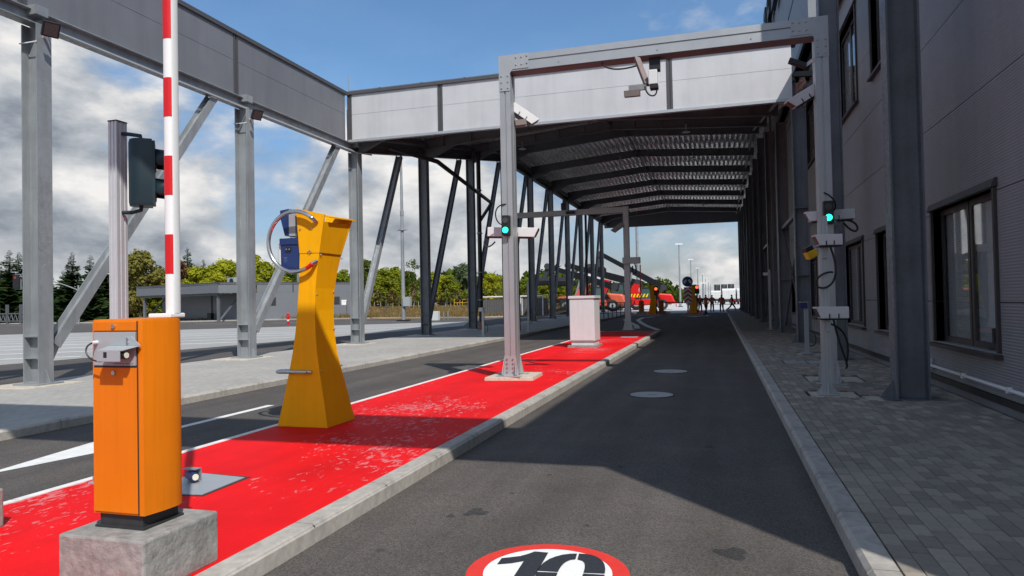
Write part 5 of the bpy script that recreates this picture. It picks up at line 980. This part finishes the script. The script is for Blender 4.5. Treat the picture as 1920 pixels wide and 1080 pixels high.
# fence along the meadow, sheds and small things
T = thing('mesh_fence', 'dark mesh fence along the dry meadow', 'fence', (-40, 68.2, 0)); a, c = Vector((-42, 69.0, .05)), Vector((-16.5, 71, .05))
for i in range(12): p = a.lerp(c, i/11); part(T, 'post', B().cyl(p, p+up_*1.9, .045, n=6), DARKST)
for j in range(6): part(T, 'wire', B().cyl(a+up_*(.2+j*.32), c+up_*(.2+j*.32), .009, n=4), DARKST)
T = thing('bar_fence', 'black vertical bar fence beside the grey shed', 'fence', (-17, 71, 0)); a, c = G(1001, 592, 0)+Vector((0, 6, 0)), G(1045, 590, 0)+Vector((0, 6, 0))
for i in range(26): p = a.lerp(c, i/25); part(T, 'bar', B().cyl(p, p+up_*1.8, .025 if i % 5 else .05, n=4), DARKST)
part(T, 'rail', B().cyl(a+up_*.3, c+up_*.3, .025, n=4).cyl(a+up_*1.7, c+up_*1.7, .025, n=4), DARKST)
def shed(label, x0, x1, y0, y1, h):
    T = thing('storage_shed', label, 'shed', (x0, y0, 0)); m = mat('shed_slats', (.10, .10, .10), .7); n = int((x1-x0)/.25)
    for i in range(n): x = x0+(x1-x0)*i/n; part(T, 'slat', B().box(x+.01, y0, .08, x+(x1-x0)/n-.015, y0+.05, h-.25), m)
    part(T, 'back', B().box(x0, y0+.06, .08, x1, y1, h-.3), m); part(T, 'roof', B().box(x0-.1, y0-.15, h-.06, x1+.1, y1, h+.06), SIGNW)
    for x in (x0-.04, x1): part(T, 'frame', B().box(x, y0-.02, 0, x+.08, y0+.07, h-.07), SIGNW)
shed('grey slatted storage shed with a white roof edge beside the meadow', -23.9, -19.6, 69.0, 71.5, 2.05); shed('smaller grey slatted shed beside the bar fence', -19.0, -16.9, 67.6, 70, 2.05)
for k, px in enumerate((823, 832, 840)): 
    g = G(px, 599, 0); solo('bollard', B().cyl(g, g+up_*.75, .06, n=8), GALV, 'short grey bollard on the island before the meadow', 'bollard', 'bollards before the meadow', tuple(g))
g = G(815, 601, 0); solo('meter_box', B().box(g.x-.3, g.y, 0, g.x+.3, g.y+.5, .8), CABIN, 'pale meter box beside the grey bollards', 'box', None, tuple(g), bev=.02)
T = rail('black_railing', 'low black railing behind the white cabinet', G(1085, 599.5, .12)+Vector((.8, 0, 0)), G(1160, 594, .12)+Vector((.8, 0, 0)), 1.15, 9, BLACK, 'railing', None, 2, .03)

# ------------------------------------------------------------------ reach stackers
def wheel(T, x, y, r, w):
    t = part(T, 'tyre', B().cyl((x, y-w/2, r), (x, y+w/2, r), r, n=24), RUBBER, local=True, bev=.05); part(t, 'rim', B().cyl((x, y-w/2-.012, r), (x, y-w/2-.002, r), r*.5, n=18), PLATE, local=True); part(t, 'hub', B().cyl((x, y-w/2-.04, r), (x, y-w/2-.013, r), r*.2, n=12), VDARK, local=True)
def stacker(label, loc, rz, sc, m, ang, blen, striped=False, spread=True):
    T = thing('reach_stacker', label, 'reach stacker', loc, rz); T.scale = (sc, sc, sc)      # local: nose towards -x
    for y in (-1.5, 1.5): wheel(T, -2.6, y, .85, .7); wheel(T, 3.2, y, .72, .6)
    part(T, 'chassis', B().hull([(-3.4, -1.1, .7), (4.4, -1.1, .7), (4.4, 1.1, .7), (-3.4, 1.1, .7)], [(-3.2, -1.1, 1.3), (4.6, -1.1, 1.5), (4.6, 1.1, 1.5), (-3.2, 1.1, 1.3)]), m, local=True, bev=.05)
    part(T, 'rear_counterweight', B().hull([(3.3, -1.6, .8), (5.0, -1.6, .8), (5.0, 1.6, .8), (3.3, 1.6, .8)], [(2.4, -1.6, 2.3), (4.4, -1.6, 2.1), (4.4, 1.6, 2.1), (2.4, 1.6, 2.3)]), m, local=True, bev=.2)
    part(T, 'front_mudguard', B().hull([(-3.6, -1.9, 1.75), (-1.7, -1.9, 1.75), (-1.7, 1.9, 1.75), (-3.6, 1.9, 1.75)], [(-3.4, -1.9, 1.95), (-1.5, -1.9, 2.05), (-1.5, 1.9, 2.05), (-3.4, 1.9, 1.95)]), m, local=True)
    for y0, y1 in ((-1.3, -.9), (.9, 1.3)): part(T, 'lift_tower', B().hull([(-1.9, y0, 1.2), (-.6, y0, .9), (-.6, y1, .9), (-1.9, y1, 1.2)], [(-.5, y0, 3.6), (.3, y0, 3.4), (.3, y1, 3.4), (-.5, y1, 3.6)]), m, local=True)
    c = part(T, 'cab', B().hull([(.4, -.7, 1.5), (1.9, -.7, 1.5), (1.9, .7, 1.5), (.4, .7, 1.5)], [(.6, -.65, 3.0), (1.7, -.65, 3.0), (1.7, .65, 3.0), (.6, .65, 3.0)]), mat('cab_glass', (.05, .10, .10), .1, spec=.8), local=True)
    part(c, 'cab_roof', B().box(.45, -.75, 3.01, 1.85, .75, 3.12), VDARK, local=True); part(c, 'cab_post', B().beam((1.93, -.72, 1.5), (1.74, -.68, 3.0), .08, .08).beam((.38, -.72, 1.5), (.57, -.68, 3.0), .08, .08), VDARK, local=True)
    part(T, 'engine_cover', B().box(1.95, -1.0, 1.52, 3.2, 1.0, 2.25), VDARK, local=True); part(T, 'side_step', B().box(-.4, -1.7, .8, 2.2, -1.15, 1.45), m, local=True, bev=.04)
    if striped:
        for i in range(7): part(T, 'warning_stripe', B().hull([(-1.5+i*.42, -1.93, 1.75), (-1.3+i*.42, -1.93, 1.75), (-1.1+i*.42, -1.93, 2.2), (-1.3+i*.42, -1.93, 2.2)], [(-1.5+i*.42, -1.91, 1.75), (-1.3+i*.42, -1.91, 1.75), (-1.1+i*.42, -1.91, 2.2), (-1.3+i*.42, -1.91, 2.2)]), mat('warning_yellow', (.8, .6, .0), .5), local=True)
    # boom from the rear pivot forward and up
    d = Vector((-math.cos(ang), 0, math.sin(ang))); p0 = Vector((3.4, 0, 3.0)); p1 = p0+d*blen*.62; p2 = p0+d*blen
    bm = part(T, 'boom', B().beam(p0-d*.5, p1, .8, .95, (0, 1, 0)), VGREY, local=True, bev=.05); part(bm, 'inner_boom', B().beam(p1, p2, .6, .7, (0, 1, 0)), VGREY, local=True); part(bm, 'boom_mark', B().beam(p0+d*.6+Vector((0, -.42, 0)), p0+d*2.0+Vector((0, -.42, 0)), .45, .02, (0, 1, 0)), SIGNW, local=True)
    part(bm, 'pivot', B().cyl(p0+Vector((0, -.7, 0)), p0+Vector((0, .7, 0)), .45, n=14), VDARK, local=True)
    part(T, 'lift_cylinder', B().cyl((-1.6, -.7, 1.5), tuple(p0+d*blen*.5+Vector((0, -.5, -.3))), .14, n=8).cyl((-1.6, .7, 1.5), tuple(p0+d*blen*.5+Vector((0, .5, -.3))), .14, n=8), GALV, local=True)
    hd = part(T, 'boom_head', B().beam(p2-d*.1, p2+Vector((-.5, 0, -1.7)), .5, .5, (0, 1, 0)).cyl(p2+Vector((0, -.45, 0)), p2+Vector((0, .45, 0)), .4, n=12), VDARK, local=True)
    if spread:
        s = p2+Vector((-.5, 0, -1.9)); part(hd, 'spreader', B().box(s.x-1.1, -3.0, s.z-.45, s.x+1.1, 3.0, s.z), VGREY, local=True); part(hd, 'spreader_gear', B().box(s.x-.7, -.9, s.z+.005, s.x+.7, .9, s.z+.5).cyl((s.x-1, -1.2, s.z+.3), (s.x-1, 1.2, s.z+.3), .25, n=10), VDARK, local=True)
    return T
stacker('orange reach stacker with grey boom behind the white cabinet', (-16.3, 89.5, 0), R(4), 1.03, VOR, R(18.6), 8.9)
stacker('red reach stacker between the other two, its boom low over the orange one', (-15.4, 101.5, 0), R(4), 1.25, VRED, R(16), 8.4, False)
stacker('red reach stacker with yellow warning stripes and the steepest boom', (-10.6, 96, 0), R(6), 1.0, VRED, R(30), 9.6, True)

# ------------------------------------------------------------------ far islands, terminals, signs
def far_island(x0, x1, y0, y1):
    o = struct('traffic_island', B().box(x0+.1, y0+.1, .0, x1-.1, y1-.1, .126), RED); b = B().box(x0, y0, -.02, x0+.098, y1, .12).box(x1-.098, y0, -.02, x1, y1, .12).box(x0+.1, y0, -.02, x1-.1, y0+.098, .12); k = part(o, 'kerb', b, KERB, local=True); k['kind'] = 'stuff'
far_island(-3.1, -1.35, 61.6, 77); far_island(-7.6, -5.0, 63, 76)
def terminal_small(label, x, y, h=2.6):
    T = thing('driver_terminal', label, 'terminal', (x, y, .126)); L3 = [(0, .42, .3), (.5, .32, .27), (1.3, .2, .24), (1.9, .22, .26), (h, .36, .32)]
    b = B(); b.loft([[(x-w, y-d, .127+z), (x+w, y-d, .127+z), (x+w, y+d, .127+z), (x-w, y+d, .127+z)] for z, w, d in L3]); part(T, 'body', b, YELLOW); part(T, 'device', B().box(x+.25, y-.2, 1.9, x+.6, y+.2, 2.3).box(x+.3, y-.2, 2.35, x+.55, y+.2, 2.65), BLACK); return T
terminal_small('small waisted yellow terminal on the far red island before the red machine', -5.85, 65.3); terminal_small('small waisted yellow terminal behind the red and white chevron board', AY(1299, 560, 66).x, 66.0)
def far_barrier(label, x, y, ht):
    T = thing('barrier', label, 'barrier', (x, y, .126)); part(T, 'housing', B().box(x-.22, y-.2, .36, x+.22, y+.2, 1.35), mat('brown_orange', (.45, .14, .02), .5), bev=.03); part(T, 'block', B().box(x-.4, y-.35, .127, x+.4, y+.35, .359), ROUGHC)
    if ht: part(T, 'arm', B().box(x-.05, y-.3, .6, x+.05, y-.21, ht), REDP)
    return T
far_barrier('brown barrier housing with raised red arm beside the second gantry post', -6.75, 63.8, 4.6)
T = far_barrier('low brown barrier housing beside the yellow terminal with its boom across the lane', -5.2, 66.5, 0); part(T, 'boom', B().cyl((-5.1, 66.3, 1.15), (-2.4, 66.3, 1.12), .05, n=8), mat('boom_dark', (.12, .03, .03), .5))
def red_signal(label, x, y, z):
    T = thing('lane_signal', label, 'traffic signal', (x, y, .126)); part(T, 'pole', B().cyl((x, y, .127), (x, y, z), .05, n=8), BLACK); part(T, 'case', B().box(x-.17, y-.15, z-.55, x+.17, y+.15, z+.25), BLACK, bev=.04)
    part(T, 'red_lens', B().cyl((x, y-.151, z+.05), (x, y-.18, z+.05), .12, n=14), REDL); part(T, 'dark_lens', B().cyl((x, y-.151, z-.33), (x, y-.18, z-.33), .12, n=14), DIML); part(T, 'hood', B().box(x-.15, y-.35, z+.18, x+.15, y-.151, z+.2), BLACK)
red_signal('lane signal with a lit red lamp beside the far yellow terminal', *AY(1230, 544, 64.7).xy, 2.35); red_signal('lane signal with a lit red lamp behind the chevron board', *AY(1306.5, 540, 65.3).xy, 2.42)
q = AY(1289, 528, 62.6); x, y, z = q; T = thing('direction_sign', 'round blue sign with two white arrows above a chevron board', 'sign', (x, y, .12))
part(T, 'pole', B().cyl((x+.2, y+.1, .13), (x+.2, y+.1, z+.3), .04, n=8), GALV); d_ = part(T, 'disc', B().cyl((x, y, z), (x, y-.03, z), .43, n=28), SIGNB); part(d_, 'rim', B().cyl((x, y+.012, z), (x, y+.002, z), .455, n=28), SIGNW, base=T.location)
for s in (-1, 1): part(d_, 'arrow', B().hull([(x+s*.05, y-.045, z+.12), (x+s*.14, y-.045, z+.2), (x+s*.34, y-.045, z+.02), (x+s*.34, y-.045, z-.16), (x+s*.2, y-.045, z-.16)][::s], [(x+s*.05, y-.032, z+.12), (x+s*.14, y-.032, z+.2), (x+s*.34, y-.032, z+.02), (x+s*.34, y-.032, z-.16), (x+s*.2, y-.032, z-.16)][::s]), SIGNW, base=T.location)
zb = z-1.85; c_ = part(T, 'chevron_board', B().box(x-.32, y-.03, zb, x+.36, y, zb+1.37), SIGNW)
for k in range(4):
    zz = zb+.0+k*.36; h_ = .17
    pts = [(x-.31, zz), (x+.02, zz+.26), (x+.35, zz), (x+.35, zz+h_), (x+.02, min(zz+.26+h_, zb+1.36)), (x-.31, zz+h_)]
    part(c_, 'chevron', B().hull([(p[0], y-.042, min(p[1], zb+1.36)) for p in pts], [(p[0], y-.032, min(p[1], zb+1.36)) for p in pts]), SIGNR, base=T.location)
for k, (px, py) in enumerate(((1261, 570), (1268, 574), (1282, 571))):
    g = G(px, py+1, 0); solo('marker_post', B().cyl(g, g+up_*.9, .08, n=8), [SIGNW, REDP, SIGNW][k], ['short white marker post beyond the red machine', 'short red marker post on the bright yard', 'short white marker post beside the foot of the lamp mast'][k], 'marker post', None, tuple(g))

# ------------------------------------------------------------------ trailers and containers
def trailer(label, px, top, y, w, m=TRAILW, h0=1.15):
    q = AY(px, top, y); x, h = q.x, q.z; T = thing('trailer', label, 'trailer', (x, y, 0))
    part(T, 'box_body', B().box(x-w/2, y+.05, h0, x+w/2, y+12.5, h), m); part(T, 'roof_rail', B().box(x-w/2-.03, y, h-.35, x+w/2+.03, y+.049, h+.06), SIGNW)
    for s in (-1, 1): part(T, 'rear_door', B().box(x+(s-1)*w/4+.04, y, h0+.1, x+(s+1)*w/4-.04, y+.048, h-.36), m)
    part(T, 'bumper', B().box(x-w/2, y-.05, .55, x+w/2, y+.04, .75), VDARK); part(T, 'underframe', B().box(x-w/2+.1, y+.06, .7, x+w/2-.1, y+12, h0-.01), VDARK)
    for s in (-1, 1): part(T, 'tyre', B().cyl((x+s*w*.42-.2, y+1.2, .5), (x+s*w*.42+.2, y+1.2, .5), .5, n=14), RUBBER); part(T, 'tail_lamp', B().box(x+s*w*.4-.15, y-.06, .8, x+s*w*.4+.15, y+.04, .95), SIGNR)
    return T
trailer('white box trailer, the lower one left of the stacked dark containers', 1342, 545.5, 205, 2.5); trailer('white box trailer, the taller one before the stacked dark containers', 1366.5, 541.5, 150, 2.55); trailer('white box trailer cut off by the dark wall under the canopy', 1394, 541, 150, 2.55)
q = AY(1384.5, 551, 215); x, y, h = q; T = thing('truck', 'dark blue truck front behind the tall white trailer', 'truck', (x, y, 0)); part(T, 'cab', B().box(x-1.1, y, .6, x+1.1, y+2.4, h), mat('truck_blue', (.02, .06, .2), .4), bev=.1); part(T, 'windscreen', B().box(x-.95, y-.02, h*.62, x+.95, y-.004, h*.9), GLASS); part(T, 'emblem', B().cyl((x, y-.02, h*.45), (x, y-.04, h*.45), .3, n=14), SIGNW); part(T, 'tyre', B().box(x-1.0, y+.1, 0, x+1.0, y+1.2, .599), RUBBER)
for k, (px, top) in enumerate(((1344.5, 533.5), (1357.5, 533), (1370.5, 532.5))):
    q = AY(px, top, 300); x, y, h = q; T = thing('container', ['dark shipping container stack behind the lower white trailer', 'dark shipping container stack between the two white trailers', 'dark shipping container stack above the taller white trailer'][k], 'container', (x, y, 0))
    part(T, 'lower_box', B().box(x-1.22, y, 0, x+1.22, y+6, h*.5-.02), CONT); part(T, 'upper_box', B().box(x-1.22, y, h*.5+.02, x+1.22, y+6, h), CONT)
    part(T, 'lock_rod', B().box(x-.3, y-.04, h*.52, x-.25, y-.002, h-.1).box(x+.25, y-.04, h*.52, x+.3, y-.002, h-.1), PLATE); part(T, 'mark', B().box(x+.35, y-.02, h-.55, x+.5, y-.004, h-.3), RAILY)

# ------------------------------------------------------------------ people
def person(label, px, py, hpx, stride=0., arms=0., turn=0., lean=0.):
    g = G(px, py, 0); y = 1.5*FPX/max(6, (py-557.5)) if False else g.y; hgt = 1.76
    T = thing('person', label, 'person', (g.x, g.y, .004), turn)
    s = stride; J = {'pel': (0, 0, .95), 'spi': (0, .0, 1.2), 'che': (0, -.01+lean*.5, 1.42), 'nec': (0, -.01+lean, 1.53), 'hea': (0, -.03+lean, 1.63), 'top': (0, -.02+lean, 1.74)}
    V = []; E = []; RD = []
    def v(p, r): V.append(p); RD.append(r); return len(V)-1
    pel = v(J['pel'], (.17, .13)); spi = v(J['spi'], (.14, .10)); che = v(J['che'], (.17, .11)); nec = v(J['nec'], (.058, .058)); hea = v(J['hea'], (.082, .098)); top = v(J['top'], (.06, .07))
    E += [(pel, spi), (spi, che), (che, nec), (nec, hea), (hea, top)]
    for sd in (-1, 1):
        f = s*sd
        hip = v((sd*.10, 0, .9), (.112, .112)); kn = v((sd*.11, -.06-f*.22, .5), (.085, .085)); an = v((sd*.12, .02-f*.42+(.12 if f < 0 else 0), .10+(.08 if f < -.3 else 0)), (.06, .06)); to = v((sd*.13, -.15-f*.42+(.12 if f < 0 else 0), .045+(.03 if f < -.3 else 0)), (.045, .04))
        E += [(pel, hip), (hip, kn), (kn, an), (an, to)]
        shd = v((sd*.20, -.01+lean*.5, 1.40), (.085, .085)); el = v((sd*(.25+arms*.16), .02+f*.12, 1.14+arms*.02), (.062, .062)); wr = v((sd*(.26+arms*.34), -.08+f*.2, .92+arms*.05), (.044, .044)); ha = v((sd*(.27+arms*.4), -.10+f*.22, .82+arms*.05), (.045, .025))
        E += [(che, shd), (shd, el), (el, wr), (wr, ha)]
    me = bpy.data.meshes.new('body'); me.from_pydata(V, E, []); o = bpy.data.objects.new('body', me); link(o, T)
    sk = o.modifiers.new('skin', 'SKIN'); lay = me.skin_vertices[0].data if me.skin_vertices else None
    if lay is None:
        bm = bmesh.new(); bm.from_mesh(me); bm.verts.layers.skin.verify(); bm.to_mesh(me); bm.free(); lay = me.skin_vertices[0].data
    for i, r2 in enumerate(RD): lay[i].radius = r2; lay[i].use_root = (i == 0)
    sb = o.modifiers.new('smooth', 'SUBSURF'); sb.levels = 1; sb.render_levels = 1
    # skin above the collar and at the hands, dark clothes elsewhere: by height on the body itself
    m = MATS.get('person_body')
    if not m:
        m = bpy.data.materials.new('person_body'); m.use_nodes = True; MATS['person_body'] = m; N, L, P = nodes(m); tc = N.new('ShaderNodeTexCoord'); sp = N.new('ShaderNodeSeparateXYZ'); L.new(tc.outputs['Object'], sp.inputs[0])
        cr = N.new('ShaderNodeValToRGB'); cr.color_ramp.interpolation = 'CONSTANT'; dv = N.new('ShaderNodeMath'); dv.operation = 'DIVIDE'; dv.inputs[1].default_value = 2; L.new(sp.outputs[2], dv.inputs[0]); L.new(dv.outputs[0], cr.inputs[0])
        cr.color_ramp.elements[0].color = (.012, .012, .012, 1); cr.color_ramp.elements[1].position = .05; cr.color_ramp.elements[1].color = (.02, .022, .03, 1); e = cr.color_ramp.elements.new(.755); e.color = (.40, .23, .17, 1); L.new(cr.outputs[0], P.inputs[0]); P.inputs['Roughness'].default_value = .8
    me.materials.append(m)
    y0 = lean*.3
    vb = B(); ring = lambda z, w, d, yy: [(w*math.cos(2*math.pi*i/14), yy+d*math.sin(2*math.pi*i/14), z) for i in range(14)]
    vb.loft([ring(.84, .185, .145, 0), ring(1.1, .185, .142, y0*.3), ring(1.36, .215, .15, y0), ring(1.47, .17, .11, y0*1.4), ring(1.5, .10, .08, y0*1.6)]); vb.sm = True; ve = part(T, 'vest', vb, VEST, local=True)
    for z in (.98, 1.16): part(ve, 'reflective_band', (lambda q: (setattr(q, 'sm', True), q)[1])(B().loft([ring(z, .189, .149, y0*.2), ring(z+.055, .189, .149, y0*.2)])), REFL, local=True)
    part(T, 'hair', B().ball((0, lean+.005, 1.705), .088, .102, .075, 10, 5), HAIR, local=True)
    return T
person('person in orange vest standing half hidden behind the chevron board', 1292.5, 587, 29, .15, 0, R(10)); person('person in orange vest and pale sleeves beside the far yellow terminal', 1306, 587, 29, .1, .2, R(-30))
person('person in orange vest standing close behind the yellow terminal, arms down', 1313, 586.5, 28, .2, .1, R(20)); person('person in orange vest striding with both arms held out', 1324, 588.5, 32, .95, .9, R(160))
person('person in orange vest and dark backpack looking ahead', 1335.5, 585.5, 29, .25, .35, R(5)); person('person in orange vest standing before the tall white trailer', 1353.5, 585.5, 29, .3, .3, R(190)); person('person in orange vest stepping with one leg raised beside the wall', 1372.5, 584, 29, 1.1, .2, R(100))
